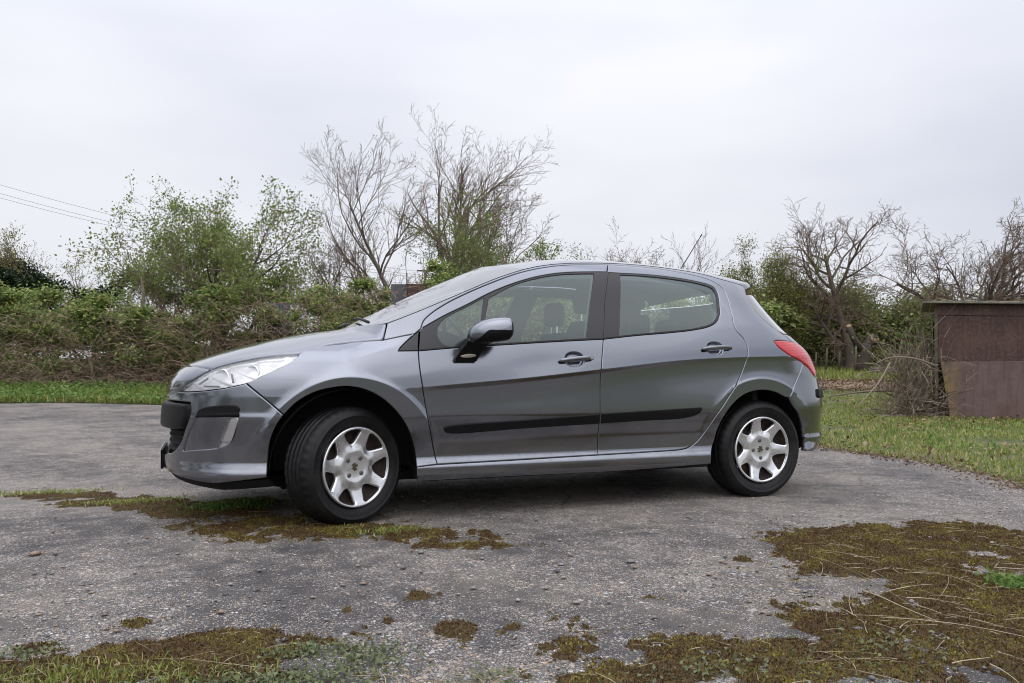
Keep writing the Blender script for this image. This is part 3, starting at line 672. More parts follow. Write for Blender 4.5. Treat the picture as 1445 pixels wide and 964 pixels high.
# ---- bonnet, nose, windscreen, roof: lofts from the side outline to the centre line
def loft(side, centre, nk, nv, cy=.72, cz=1.0, ks=None, cyf=None):
    """side (n,3), centre (n,2: x,z) matched knots -> full-width grid (nk, 2nv-1, 3)"""
    s = np.asarray(side, float); c = np.asarray(centre, float); t = np.linspace(0, 1, len(s))
    def sp(Y, q):
        Y = np.asarray(Y); return np.stack([pch(t, Y[:, i], q) for i in range(Y.shape[1])], 1)
    q = np.linspace(0, 1, nk) if ks is None else np.asarray(ks)
    A = sp(s, q); Cc = sp(c, q); G = np.zeros((len(q), nv, 3)); v = np.linspace(0, 1, nv)[:, None]
    for i in range(len(q)):
        p = A[i]; e = np.array([Cc[i, 0], 0, Cc[i, 1]])
        if cyf is not None: cy = cyf(q[i])
        ctl = np.array([e[0]*cz+p[0]*(1-cz), p[1]*cy, e[2]*cz+p[2]*(1-cz)])
        G[i] = (1-v)**2*p+2*v*(1-v)*ctl+v*v*e
    Mi = G[:, -2::-1]*np.array([1, -1, 1]); return np.concatenate([G, Mi], 1)
def sheet(name, G, m, parent, thick=.0):
    a, b = G.shape[:2]; mb = MB().grid(G); o = mb.build(name, m, parent, True)
    bm = bmesh.new(); bm.from_mesh(o.data); bmesh.ops.recalc_face_normals(bm, faces=bm.faces)
    s = sum(f.normal.z*f.calc_area() for f in bm.faces)
    if s < 0: bmesh.ops.reverse_faces(bm, faces=bm.faces)
    bm.to_mesh(o.data); bm.free(); return o
def rim(G, d=.018):
    """turn the outer border of a grid down into a small return edge"""
    G = np.asarray(G); a, b = G.shape[:2]; O = np.zeros((a+2, b+2, 3)); O[1:-1, 1:-1] = G
    O[0, 1:-1] = G[0]; O[-1, 1:-1] = G[-1]; O[1:-1, 0] = G[:, 0]; O[1:-1, -1] = G[:, -1]; O[0, 0] = G[0, 0]; O[0, -1] = G[0, -1]; O[-1, 0] = G[-1, 0]; O[-1, -1] = G[-1, -1]
    for sl in ((0, slice(None)), (-1, slice(None)), (slice(None), 0), (slice(None), -1)): O[sl] = O[sl]+np.array([0, 0, -d])
    O[:, 0, 1] += d*.5; O[:, -1, 1] -= d*.5; return O
def S3(u, z): return surf(u, z)[0]
hood_k = [((UF, .672), (-.9437, .676)), ((-1.2, .676), (-.940, .702)), ((-.9903, .7046), (-.930, .745)), ((-.8775, .768), (-.895, .800)), ((-.815, .818), (-.838, .846)),
          ((-.6546, .869), (-.665, .917)), ((-.50, .892), (-.53, .957)), ((-.345, .901), (-.40, .990)), ((-.1143, .953), (-.22, 1.028)), ((.0109, .970), (-.10, 1.048)), ((.150, .980), (-.01, 1.060)), ((.1740, 1.025), (.012, 1.064)), ((.1875, 1.066), (.025, 1.066))]
hs = [S3(*a) for a, b in hood_k]; hc = [b for a, b in hood_k]
KG = 4/12                                       # the bonnet's leading edge
nose = loft(hs, hc, 0, 26, .80, 1.0, np.linspace(0, KG-.0035, 26)); bon = loft(hs, hc, 0, 30, .80, 1.0, np.linspace(KG+.0035, 1, 70))
bon[:, 0] = bon[:, 0]*.9965+bon[:, 1]*.0035
sheet('nose_panel', rim(nose, .012), 'paint', FB); BON = sheet('bonnet', rim(bon, .02), 'paint', CAR)
MB().box((-.83, 0, .765), (.08, .6, .012)).build('bonnet_gap_floor', 'under_black', FB)
# emblem on the nose: small lion plate seen edge-on
ss = catmull(K['screen_side'], .03); sS = np.array([S3(*p) for p in ss])
scx = np.linspace(0, 1, len(ss)); cxz = np.stack([.035+(.955-.035)*scx, 1.060+(1.497-1.060)*(1.12*scx-.12*scx**2)], 1)
scr = loft(sS, cxz, 40, 60, .36)
scr[:, 0] += (scr[:, 1]-scr[:, 0])*.1; scr[:, -1] += (scr[:, -2]-scr[:, -1])*.1
WS = sheet('windscreen', scr, 'screen_glass', CAR)
# black ceramic border just under the screen edge
bord = np.concatenate([scr[:, :3]]); 
for sl, nm in ((slice(0, 3), 'screen_seal'), (slice(-3, None), 'screen_seal')):
    g = scr[:, sl].copy(); g[:, :, 2] -= .004; sheet(nm, g, 'satin_black', WS)
g = scr[:3].copy(); g[:, :, 2] -= .004; sheet('screen_seal', g, 'satin_black', WS)
# cowl between bonnet and screen
cow = np.stack([bon[-1], bon[-1]+np.array([.03, 0, -.03]), np.vstack([scr[0, np.round(np.linspace(0, scr.shape[1]-1, bon.shape[1])).astype(int)]])+np.array([-.01, 0, -.025]), np.vstack([scr[0, np.round(np.linspace(0, scr.shape[1]-1, bon.shape[1])).astype(int)]])+np.array([.03, 0, .004])])
cow[0] += np.array([-.02, 0, -.02]); sheet('cowl', cow[:, 6:-6], 'black_plastic', CAR)
for y0, y1 in ((-.52, .02), (.0, .55)):
    i0, i1 = [int(np.argmin(np.abs(scr[2, :, 1]-q))) for q in (y0, y1)]
    a = scr[1, i0]+np.array([-.01, 0, .012]); b_ = scr[5, i1]+np.array([-.012, 0, .018]); mid = (a+b_)/2+np.array([-.012, 0, .014])
    w = MB().tube([a, mid, b_], [.009, .008, .006], 6).build('wiper_arm', 'antenna_black', CAR, True)
re_ = catmull(K['roof_edge'], .03); rS = np.array([S3(*p) for p in re_])
def cpts(keys, n):
    keys = np.array(keys); t = np.linspace(0, 1, n); return np.stack([pch(keys[:, 0], keys[:, 1], t), pch(keys[:, 0], keys[:, 2], t)], 1)
xs = rS[:, 0]; tt = (xs-xs[0])/(xs[-1]-xs[0]); ci = np.stack([pch([0, .2, .4, .6, .8, 1], [.955, 1.28, 1.62, 2.0, 2.42, 2.86], tt), pch([0, .2, .4, .6, .8, 1], [1.497, 1.535, 1.548, 1.540, 1.510, 1.455], tt)], 1)
roof = loft(rS, ci, 70, 60, cyf=lambda k: .36+.44*min(1, k/.22)**.8)
ROOF = sheet('roof', roof, 'paint', CAR)
# spoiler
r0 = roof[-1]; ny = r0.shape[0]; tip = r0.copy(); fr = np.abs(r0[:, 1])/np.abs(r0[0, 1])
tip[:, 0] = r0[:, 0]+.012+.07*(1-fr**2); tip[:, 2] = r0[:, 2]-.012-.004*fr
tip[:, 1] *= .99
G = np.stack([r0-[.004, 0, 0], r0*.6+tip*.4+[0, 0, .006], tip, tip+[.006, 0, -.006], tip+[.006, 0, -.026], tip+[-.03, 0, -.035], r0+[-.02, 0, -.06]])
sheet('rear_spoiler', G, 'paint', CAR)
base = np.array([2.50, 0, 1.50]); 
ANT = MB().tube([(2.515, 0, 1.49), (2.56, 0, 1.57), (2.744, 0, 1.836)], [.006, .0045, .003], 8).build('antenna', 'antenna_black', CAR, True)
MB().tube([(2.733, 0, 1.82), (2.746, 0, 1.839)], .005, 8).build('antenna_tip', 'antenna_black', ANT, True)
# ---- rear: glass, tailgate, bumper, lamps
rg = path([(UR, 1.335), (3.3, 1.335), (3.0, 1.335)], 'rear_glass_side', [(2.90, 1.062), (3.1, 1.052), (3.3, 1.045), (UR, 1.04)])
put('rear_window', patch(SF(-.002), mirror_half(rg, UR), gap=.003, edge=.004, drop=.003, skirt=.01, du=.04, dv=.02), 'tail_glass' if 'tail_glass' in MAT else glass_mat('tail_glass', (.55, .60, .60), 0, 1.52, 2.6), CAR)
lampo = path(catmull([K['lamp_rear'][i] for i in (8, 9, 10, 0, 1, 2, 3)]), catmull([K['lamp_rear'][3], (3.03, .985), (3.10, .93), (3.125, .86), (3.11, .80), (3.06, .775)]), catmull([(3.06, .775), (3.0, .835), K['lamp_rear'][7], K['lamp_rear'][8]]))
RL = both('rear_lamp', patch(SF(.004), lampo, gap=.002, edge=.009, drop=.008, skirt=.03, dv=.01), 'lamp_red')
tg = path([(UR, 1.034), (3.3, 1.039), (3.1, 1.046), (2.905, 1.056), (2.89, 1.047), (2.9303, 1.0056)], catmull([K['lamp_rear'][3], (3.03, .985), (3.10, .93), (3.125, .86), (3.11, .80), (3.06, .775)]), [(3.2, .765), (UR, .765)])
TG = put('tailgate', patch(SF(), mirror_half(tg, UR), edge=.006, dv=.014), 'paint', CAR)
rb = path([(UR, .76), (3.2, .76), (3.06, .77), (3.0, .83)], [K['bumper_rear_seam'][0]], 'bumper_rear_seam', 'arch_rear_bumper', catmull([K['arch_rear_bumper'][-1], (3.06, .275), (3.2, .272), (3.4, .27), (UR, .27)]))
def rlip(uv):
    m = np.minimum(uv[:, 0], 2*UR-uv[:, 0]); return .007*smooth01((.392-uv[:, 1])/.020)*smooth01((m-2.88)/.06)
RB = put('rear_bumper', patch(SF(0, [rlip]), mirror_half(rb, UR), edge=.006, drop=.005, skirt=.04, dv=.01), 'paint', CAR)
rbs = np.array([(3.045, .645), (3.055, .690), (3.2, .700), (UR, .70), (UR, .625), (3.2, .625), (3.06, .63)])
put('bumper_strip', patch(SF(.014), dedup(np.vstack([rbs[:4], [(2*UR-3.2, .70), (2*UR-3.055, .690), (2*UR-3.045, .645), (2*UR-3.06, .63), (2*UR-3.2, .625)], rbs[4:]])), gap=0, edge=.01, drop=.01, skirt=.02), 'black_plastic', RB)
# ---- door mirrors
def mirror_unit(sd, door):
    G = []; M_ = 28; c = np.array([.685, -1.012, 1.022])
    for i, t in enumerate(np.linspace(0, 1, 22)):
        # x from front (nose) to the glass plane
        x = -.118+.235*t
        if t < .62: k = (1-(1-t/.62)**2.3)**(1/2.3)
        else: k = 1-.10*((t-.62)/.38)**2
        if t > .93: k *= 1-.25*((t-.93)/.07)**2
        def point(a):
            ca, sa = math.cos(a), math.sin(a); pw = 2.6; kk = (abs(ca)**pw+abs(sa)**pw)**(-1/pw)
            return c+np.array([x, ca*kk*.108*k-.02*(t-.5), sa*kk*(.073 if sa > 0 else .060)*k-.030*(1-t)**2+.01*t])
        lim = 1.026-.95*max(0, .665-(c[0]+x)); scan = np.linspace(-PI/2+.05, PI/2-.05, 90); th = scan[int(np.argmin([abs(point(a)[2]-lim) for a in scan]))]   # paint meets black plastic, set higher to imitate the cap's dark reflections
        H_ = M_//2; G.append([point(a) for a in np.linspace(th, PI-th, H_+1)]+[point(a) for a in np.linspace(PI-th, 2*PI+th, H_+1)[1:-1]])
    G = np.array(G)*np.array([1, 1, 1])
    A = np.deg2rad(-8); R = np.array([[math.cos(A), -math.sin(A), 0], [math.sin(A), math.cos(A), 0], [0, 0, 1]])
    G = (G-c)@R.T+c
    V = G.reshape(-1, 3)*np.array([1, sd, 1]); Fp = []; Fb = []
    for i in range(21):
        for j in range(M_):
            f = (i*M_+j, i*M_+(j+1) % M_, (i+1)*M_+(j+1) % M_, (i+1)*M_+j)
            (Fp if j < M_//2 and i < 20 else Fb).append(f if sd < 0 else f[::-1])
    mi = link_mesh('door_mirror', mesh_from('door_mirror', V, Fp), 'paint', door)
    Fb.append(tuple(range(M_)) if sd > 0 else tuple(range(M_-1, -1, -1)))
    return mi, V, Fb, G[-1]*np.array([1, sd, 1])
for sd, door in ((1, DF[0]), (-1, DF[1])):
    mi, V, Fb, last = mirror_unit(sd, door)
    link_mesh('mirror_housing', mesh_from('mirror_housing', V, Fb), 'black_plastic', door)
    cl = last.mean(0); MB().add(cl+(last-cl)*.9+[.004, 0, 0], [tuple(range(len(last)))]).build('mirror_glass', 'mirror_glass', door)
    # stalk
    def rr(x0, x1, y0, y1, z): return [(x0, y0*sd, z), (x1, y0*sd, z), (x1, y1*sd, z), (x0, y1*sd, z)]
    sec = [rr(.535, .655, -.868, -.905, .862), rr(.532, .662, -.868, -.915, .88), rr(.55, .675, -.86, -.935, .915), rr(.575, .70, -.87, -.97, .955), rr(.585, .735, -.90, -1.0, .985)]
    b = MB().grid(np.array(sec), True); b.add(sec[0], [(0, 1, 2, 3)]); b.add(sec[-1], [(3, 2, 1, 0)])
    stalk = b.build('mirror_stalk', 'black_plastic', door, False, None, .006)
    G = []
    for t in np.linspace(-1, 1, 11):
        w = .0115*(1-t*t*.8); x = .605+.048*t; G.append([(x, sd*(-.918-.006*math.cos(a)*(1-t*t)-.30*max(0, .893+.002*t+w*math.sin(a)-.88)), .893+.004*t+w*math.sin(a)) for a in np.linspace(-PI/2, PI/2, 7)])
    MB().grid(np.array(G)).build('side_indicator', 'amber_clear', door, True)
# ---- wheel housings, floor and inner shell
def body_y(x, z):
    q = np.linspace(-.9, 3.3, 240); P = surf(q, np.full_like(q, z)); return float(np.interp(x, P[:, 0], -P[:, 1]))
for wx in (0.0, 2.608):
    for sd in (-1, 1):
        G = []
        for a in np.linspace(.0, PI, 26):
            cx, cz = wx-.03*(wx == 0)+.40*math.cos(a), .30+.415*math.sin(a)
            yb = body_y(cx, cz)-.012
            G.append([(cx, sd*yb, cz), (cx, sd*.6, cz), (cx, sd*.52, cz*.98)])
        MB().grid(np.array(G)).build('wheel_arch_liner', 'under_black', CAR, True)
        MB().box((wx, sd*.53, .50), (.78, .02, .46)).build('inner_wheel_housing', 'under_black', CAR)
MB().box((1.30, 0, .235), (1.85, 1.62, .06)).build('floor_pan', 'under_black', CAR)
MB().box((1.30, 0, .20), (3.6, .96, .05)).build('underbody', 'under_black', CAR)
MB().box((-.30, 0, .5), (.75, 1.0, .45)).build('engine_block', 'under_black', CAR)
MB().box((2.95, 0, .40), (.35, 1.25, .25)).build('boot_floor', 'under_black', CAR)
MB().box((2.66, 0, .72), (.04, 1.45, .70)).build('boot_bulkhead', 'seat_cloth', CAR)
MB().box((2.76, 0, 1.0), (.36, 1.2, .02)).build('parcel_shelf', 'dash', CAR)
# inner door and pillar trim: the same openings, a little inboard
inn_outer = path('-tri_hi', 'tri_right'[0:0] or [(.36, 1.03)], [(.35, .80), (.42, .40), (2.05, .40), (2.25, .60), (2.45, .80), (2.50, .95), (2.46, 1.10), (2.46, 1.25), (2.43, 1.36), (2.30, 1.445), (1.9, 1.482), (1.5, 1.478), (1.2, 1.445), (.95, 1.385), (.65, 1.26)])
inn_outer = np.array([(.36, 1.04), (.36, .80), (.42, .40), (2.05, .40), (2.25, .60), (2.45, .80), (2.50, .95), (2.46, 1.10), (2.46, 1.25), (2.43, 1.36), (2.30, 1.445), (1.9, 1.482), (1.5, 1.478), (1.2, 1.445), (.95, 1.375), (.65, 1.24)])
both('inner_trim', patch(SF(-.045), inn_outer, [gq, gf, gr], gap=0, edge=.004, drop=.003, skirt=.01, hskirt=-.03, du=.05, dv=.04), 'interior_grey')
hlG = loft(rS[2:-3]*np.array([1, .96, 1])-[0, 0, .03], ci[2:-3]-[0, .035], 30, 12, .80); sheet('headliner', hlG, 'headliner', CAR)
# dash and steering wheel
G = []
for y in np.linspace(-.66, .66, 24):
    f = 1-(y/.9)**4*.3; G.append([(.20, y, .96), (.32, y, 1.03), (.55, y, 1.04), (.72, y, .97), (.75, y, .85), (.62, y, .60), (.60, y, .35)])
MB().grid(np.array(G)).build('dashboard', 'dash', CAR, True)
MB().box((.62, .36, 1.05), (.16, .34, .05)).build('instrument_hood', 'dash', CAR, False, None, .02)
cx = np.array([.93, .36, 1.02]); ax = np.array([.91, 0, .42]); ax /= np.linalg.norm(ax); e1 = np.array([0, 1., 0]); e2 = np.cross(ax, e1)
ringp = [cx+.185*(e1*math.cos(a)+e2*math.sin(a)) for a in np.linspace(0, 2*PI, 40)]
SW = MB().tube(ringp, .016, 10, False).build('steering_wheel', 'dash', CAR, True)
MB().tube([cx-ax*.10, cx+ax*.0, cx+ax*.02], [.03, .065, .055], 14).build('steering_hub', 'dash', SW, True)
for a in (0, PI, -PI/2): MB().tube([cx, cx+.18*(e1*math.cos(a)+e2*math.sin(a))], [.022, .014], 8).build('steering_spoke', 'dash', SW, True)
# seats
def blob(rows, p=3.0, n=20):
    """rows of (centre xyz, half depth along x', half width y) stacked upwards -> soft cushion"""
    G = []
    for (c, hx, hy) in rows:
        ring = []
        for j in range(n):
            a = 2*PI*j/n; ca, sa = math.cos(a), math.sin(a); k = (abs(ca)**p+abs(sa)**p)**(-1/p); ring.append((c[0]+hx*ca*k, c[1]+hy*sa*k, c[2]))
        G.append(ring)
    b = MB().grid(np.array(G), True); b.add(G[0], [tuple(range(n-1, -1, -1))]); b.add(G[-1], [tuple(range(n))]); return b
def seat(x, y, z0, hz, w, name='front_seat', hrx=.0):
    st = blob([((x-.02, y, z0+.15), .25, w*.9), ((x-.02, y, z0+.2), .28, w), ((x-.02, y, z0+.30), .28, w), ((x-.03, y, z0+.33), .24, w*.85)]).build(name, 'seat_cloth', CAR, True)
    rows = []
    for t in np.linspace(0, 1, 9): rows.append(((x+.22+.17*t, y, z0+.30+(hz-.14-z0-.30)*t), .075*(1-.35*t), w*(1.0-.22*t)*(1 if t < .97 else .8)))
    blob(rows).build('backrest', 'seat_cloth', st, True)
    hx = x+.40+hrx
    blob([((hx, y, hz-.085), .04, .09), ((hx, y, hz-.075), .055, .115), ((hx, y, hz), .06, .125), ((hx, y, hz+.06), .055, .115), ((hx+.0, y, hz+.085), .04, .085)], 2.6).build('headrest', 'seat_cloth', st, True)
    for q in (-.05, .05): MB().tube([(hx, y+q, hz-.2), (hx, y+q, hz-.07)], .007, 6).build('headrest_rod', 'chrome', st)
seat(1.19, -.36, .22, 1.275, .25); seat(1.29, .36, .22, 1.228, .25)
for y in (-.40, .0, .40): seat(2.06, y, .25, 1.165 if y else 1.10, .235, 'rear_seat', -.02)
# ---- wheels
LION = np.array([(-.2,-1),(.1,-1),(.15,-.55),(.45,-.8),(.7,-.75),(.35,-.25),(.45,.05),(.95,-.1),(1,.1),(.6,.35),(.9,.5),(.7,.7),(.3,.5),(.15,.7),(.3,.95),(-.1,1),(-.5,.8),(-.45,.5),(-.75,.65),(-.95,.4),(-.6,.35),(-.35,.1),(-.7,-.1),(-.9,-.45),(-.6,-.5),(-.3,-.25),(-.35,-.6)])
def make_wheel(c, steer, phase, bolt0, sd):
    W = empty('wheel', (c[0], c[1], 0)); W.parent = CAR; W.location = Vector((c[0], c[1], 0))-Vector(CAR.location)
    ca, sa = math.cos(steer), math.sin(steer)
    def tr(P):
        P = np.asarray(P, float); Q = P.copy(); Q[..., 1] *= sd
        x = Q[..., 0]*ca-Q[..., 1]*sa; y = Q[..., 0]*sa+Q[..., 1]*ca
        return np.stack([x+c[0], y+c[1], Q[..., 2]+c[2]], -1)
    def mk(name, V, Fc, m, par, N=None, smooth=True):
        V = tr(V)
        if N is not None: N = tr(N)-tr(np.zeros(3))
        if sd < 0: Fc = [f[::-1] for f in Fc]
        V = V-np.array([c[0], c[1], 0])
        o = link_mesh(name, mesh_from(name, V, Fc, smooth, N), m); o.parent = par; return o
    # local frame: outer face towards -y, tread radius .316, tyre y from -.03 (outer bulge) to .20
    T = .316; nseg = 168
    prof = [(.212, -.004), (.222, -.010), (.235, -.019), (.252, -.0245), (.268, -.0265), (.270, -.0285), (.274, -.0285), (.276, -.0262), (.288, -.0215), (.2985, -.013), (.306, -.004), (.3115, .006), (.3138, .016), (.3140, .028), (.3145, .033), (.3075, .0345), (.3075, .0425), (.3152, .044), (.3158, .060), (.3160, .070), (.3082, .0715), (.3082, .0815), (.3160, .083), (.3160, .105),
            (.3082, .1065), (.3082, .1165), (.316, .118), (.3152, .144), (.3075, .1455), (.3075, .1535), (.3145, .155), (.3138, .172), (.306, .190), (.288, .207), (.260, .213), (.225, .200)]
    V = []; Fc = []; n = len(prof)
    for i in range(nseg):
        a = 2*PI*i/nseg
        for j, (r, y) in enumerate(prof):
            sip = (i % 4 == 0)
            if sip and (10 <= j <= 13 or 30 <= j <= 32): r -= .0045
            if (i % 4 == 2) and j in (17, 18, 19, 22, 23): r -= .0025
            x, z = r*math.cos(a), r*math.sin(a)
            if z < -.3045:
                z = -.3045
            V.append((x, y-.005*0, z))
    for i in range(nseg):
        for j in range(n-1):
            a, b = i*n+j, ((i+1) % nseg)*n+j; Fc.append((a, b, b+1, a+1))
    tyre = mk('tyre', V, [f[::-1] for f in Fc], 'rubber', W)
    # steel rim behind the cover
    pr = [(.20, -.002), (.195, .02), (.18, .05), (.13, .055), (.10, .04), (.06, .035), (0.001, .035)]; V = []; Fc = []
    for i in range(48):
        a = 2*PI*i/48; V += [(r*math.cos(a), y, r*math.sin(a)) for r, y in pr]
    for i in range(48):
        for j in range(len(pr)-1): a, b = i*len(pr)+j, ((i+1) % 48)*len(pr)+j; Fc.append((a, a+1, b+1, b))
    mk('steel_rim', V, Fc, 'steel_dark', W)
    # wheel cover: seven spokes
    def face(uv):
        x, z = uv[:, 0], uv[:, 1]; r = np.hypot(x, z); a = np.arctan2(z, x)-phase
        d = (a*7/(2*PI)) % 1.0; d = np.abs(d-.5)*2        # 0 at spoke middle, 1 at window middle (spokes at d=0)
        h = pch([0, .03, .055, .085, .12, .16, .195, .206, .214, .22], [.016, .016, .015, .010, .012, .004, -.008, -.011, -.006, .004], r)
        sp = smooth01((r-.075)/.05)*smooth01((.2-r)/.02)
        h = h+sp*.011*d**1.6-.004*sp*(d < 2)*(1-smooth01(d/.16))*.0
        return np.stack([x, h-.012, z], 1)
    a0 = np.linspace(0, 2*PI, 140, endpoint=False); rimp = np.stack([.2165*np.cos(a0), .2165*np.sin(a0)], 1)
    wins = []
    for k in range(7):
        m = phase+2*PI*(k+.0)/7
        pts = []
        for rr_, da in ((.194, -.255), (.1955, -.12), (.1955, .0), (.1955, .12), (.194, .255), (.187, .30), (.172, .275), (.150, .225), (.134, .165), (.124, .085), (.121, 0), (.124, -.085), (.134, -.165), (.150, -.225), (.172, -.275), (.187, -.30)):
            pts.append((rr_*math.cos(m+da), rr_*math.sin(m+da)))
        wins.append(catmull(np.array(pts+pts[:1]), .006))
    VFN = patch(face, rimp, wins, gap=0, edge=.009, drop=.006, skirt=.012, hskirt=.022, du=.007, dv=.006, bstep=.007)
    cap = mk('wheel_cover', VFN[0], VFN[1], 'hubcap_silver', W, VFN[2])
    for q in range(4):
        a = bolt0+q*PI/2; p = face(np.array([[.056*math.cos(a), .056*math.sin(a)]]))[0]
        b = MB().tube([p+[0, .004, 0], p-[0, .003, 0], p-[0, .006, 0]], [.0125, .0120, .008], 12); mk('wheel_bolt', b.v, b.f, 'bolt_metal', cap, smooth=False)
    p0 = face(np.array([[0., 0]]))[0]; ang = bolt0-PI/4; L = LION*.022
    pts = [(x*math.cos(ang)-z*math.sin(ang), p0[1]-.0035, x*math.sin(ang)+z*math.cos(ang)) for x, z in L]; pb = [(x, y+.004, z) for x, y, z in pts]; m = len(pts)
    mk('emblem', pts+pb, [tuple(range(m))]+[(i, (i+1) % m, m+(i+1) % m, m+i) for i in range(m)], 'emblem_metal', cap, smooth=False)
    return W
ST = math.radians(-26)
make_wheel((0.0, -.845, .305), math.radians(26), .79, PI/4+.08, 1)
make_wheel((2.608, -.845, .305), 0.0, .41, 0.07, 1)
make_wheel((0.0, .845, .305), math.radians(26), .1, PI/4, -1)
make_wheel((2.608, .845, .305), 0.0, .7, .3, -1)
# ================================================================ THE PLACE
CP = np.array([-.7282, -5.0013]); RV = np.array([math.cos(math.radians(21.22)), -math.sin(math.radians(21.22))]); DV = np.array([RV[1]*-1, RV[0]])
def terr(x, y):
    D = (np.asarray(x)-CP[0])*DV[0]+(np.asarray(y)-CP[1])*DV[1]
    D = np.minimum(D, 34)
    return .02*np.maximum(0, D-6)+.045*np.maximum(0, D-15)
def place(L, D):                               # metres to the right of / ahead of where the photographer stood
    p = CP+RV*L+DV*D; return float(p[0]), float(p[1])
def lat(px, D): return (px-722.5)/1110*D
def spot(px, D):
    x, y = place(lat(px, D), D); return x, y, float(terr(x, y))
def hgt(py, D): return .8042+(525.1-py)/1110*D
# ---- value noise in numpy
def vnoise(x, y, s, seed=0):
    x = np.asarray(x)*s; y = np.asarray(y)*s; xi = np.floor(x).astype(int); yi = np.floor(y).astype(int); fx = x-xi; fy = y-yi
    fx = fx*fx*(3-2*fx); fy = fy*fy*(3-2*fy)
    def h(a, b):
        n = (a*374761393+b*668265263+seed*974711) & 0x7fffffff; n = ((n ^ (n >> 13))*1274126177) & 0x7fffffff; return ((n ^ (n >> 16)) & 0xffff)/65535.
    return (h(xi, yi)*(1-fx)+h(xi+1, yi)*fx)*(1-fy)+(h(xi, yi+1)*(1-fx)+h(xi+1, yi+1)*fx)*fy
def fbm(x, y, s, seed=0, o=4):
    v = 0; a = .5
    for i in range(o): v = v+a*vnoise(x, y, s*2**i, seed+i*17); a *= .5
    return v
# ---- materials of the place
def N_(t, typ, **kw):
    n = t.nodes.new(typ)
    for k, v in kw.items(): setattr(n, k, v)
    return n
def ramp(t, fac, stops):
    r = t.nodes.new('ShaderNodeValToRGB'); e = r.color_ramp.elements
    e[0].position, e[0].color = stops[0][0], (*stops[0][1], 1); e[1].position, e[1].color = stops[-1][0], (*stops[-1][1], 1)
    for p, c in stops[1:-1]:
        q = e.new(p); q.color = (*c, 1)
    t.links.new(fac, r.inputs[0]); return r.outputs[0]
def mixc(t, fac, a, b, mode='MIX'):
    m = t.nodes.new('ShaderNodeMix'); m.data_type = 'RGBA'; m.blend_type = mode
    if isinstance(fac, float): m.inputs[0].default_value = fac
    else: t.links.new(fac, m.inputs[0])
    for i, c in ((6, a), (7, b)):
        if isinstance(c, tuple): m.inputs[i].default_value = (*c, 1)
        else: t.links.new(c, m.inputs[i])
    return m.outputs[2]
def noise_(t, co, scale, detail=4, rough=.55, dist=0):
    n = t.nodes.new('ShaderNodeTexNoise'); n.inputs['Scale'].default_value = scale; n.inputs['Detail'].default_value = detail; n.inputs['Roughness'].default_value = rough; n.inputs['Distortion'].default_value = dist
    t.links.new(co, n.inputs[0]); return n.outputs[0]
def rng_(t, v, a, b, c=0., d=1.):
    m = t.nodes.new('ShaderNodeMapRange'); t.links.new(v, m.inputs[0])
    for i, q in enumerate((a, b, c, d)): m.inputs[i+1].default_value = q
    return m.outputs[0]
def math_(t, op, a, b):
    m = t.nodes.new('ShaderNodeMath'); m.operation = op
    for i, v in enumerate((a, b)):
        if isinstance(v, (int, float)): m.inputs[i].default_value = v
        else: t.links.new(v, m.inputs[i])
    return m.outputs[0]
def new_mat(name):
    m = bpy.data.materials.new(name); m.use_nodes = True; MAT[name] = m; t = m.node_tree; p = t.nodes['Principled BSDF']; p.inputs['Roughness'].default_value = .9
    co = t.nodes.new('ShaderNodeTexCoord'); return m, t, p, co.outputs['Object']
def voro(t, co, scale, feat='F1', rnd=1.0):
    v = t.nodes.new('ShaderNodeTexVoronoi'); v.feature = feat; v.inputs['Scale'].default_value = scale; v.inputs['Randomness'].default_value = rnd; t.links.new(co, v.inputs[0]); return v
def bump_(t, p, h, strength, dist, prev=None):
    b = t.nodes.new('ShaderNodeBump'); b.inputs['Strength'].default_value = strength; b.inputs['Distance'].default_value = dist; t.links.new(h, b.inputs['Height'])
    if prev is not None: t.links.new(prev, b.inputs['Normal'])
    t.links.new(b.outputs[0], p.inputs['Normal']); return b.outputs[0]
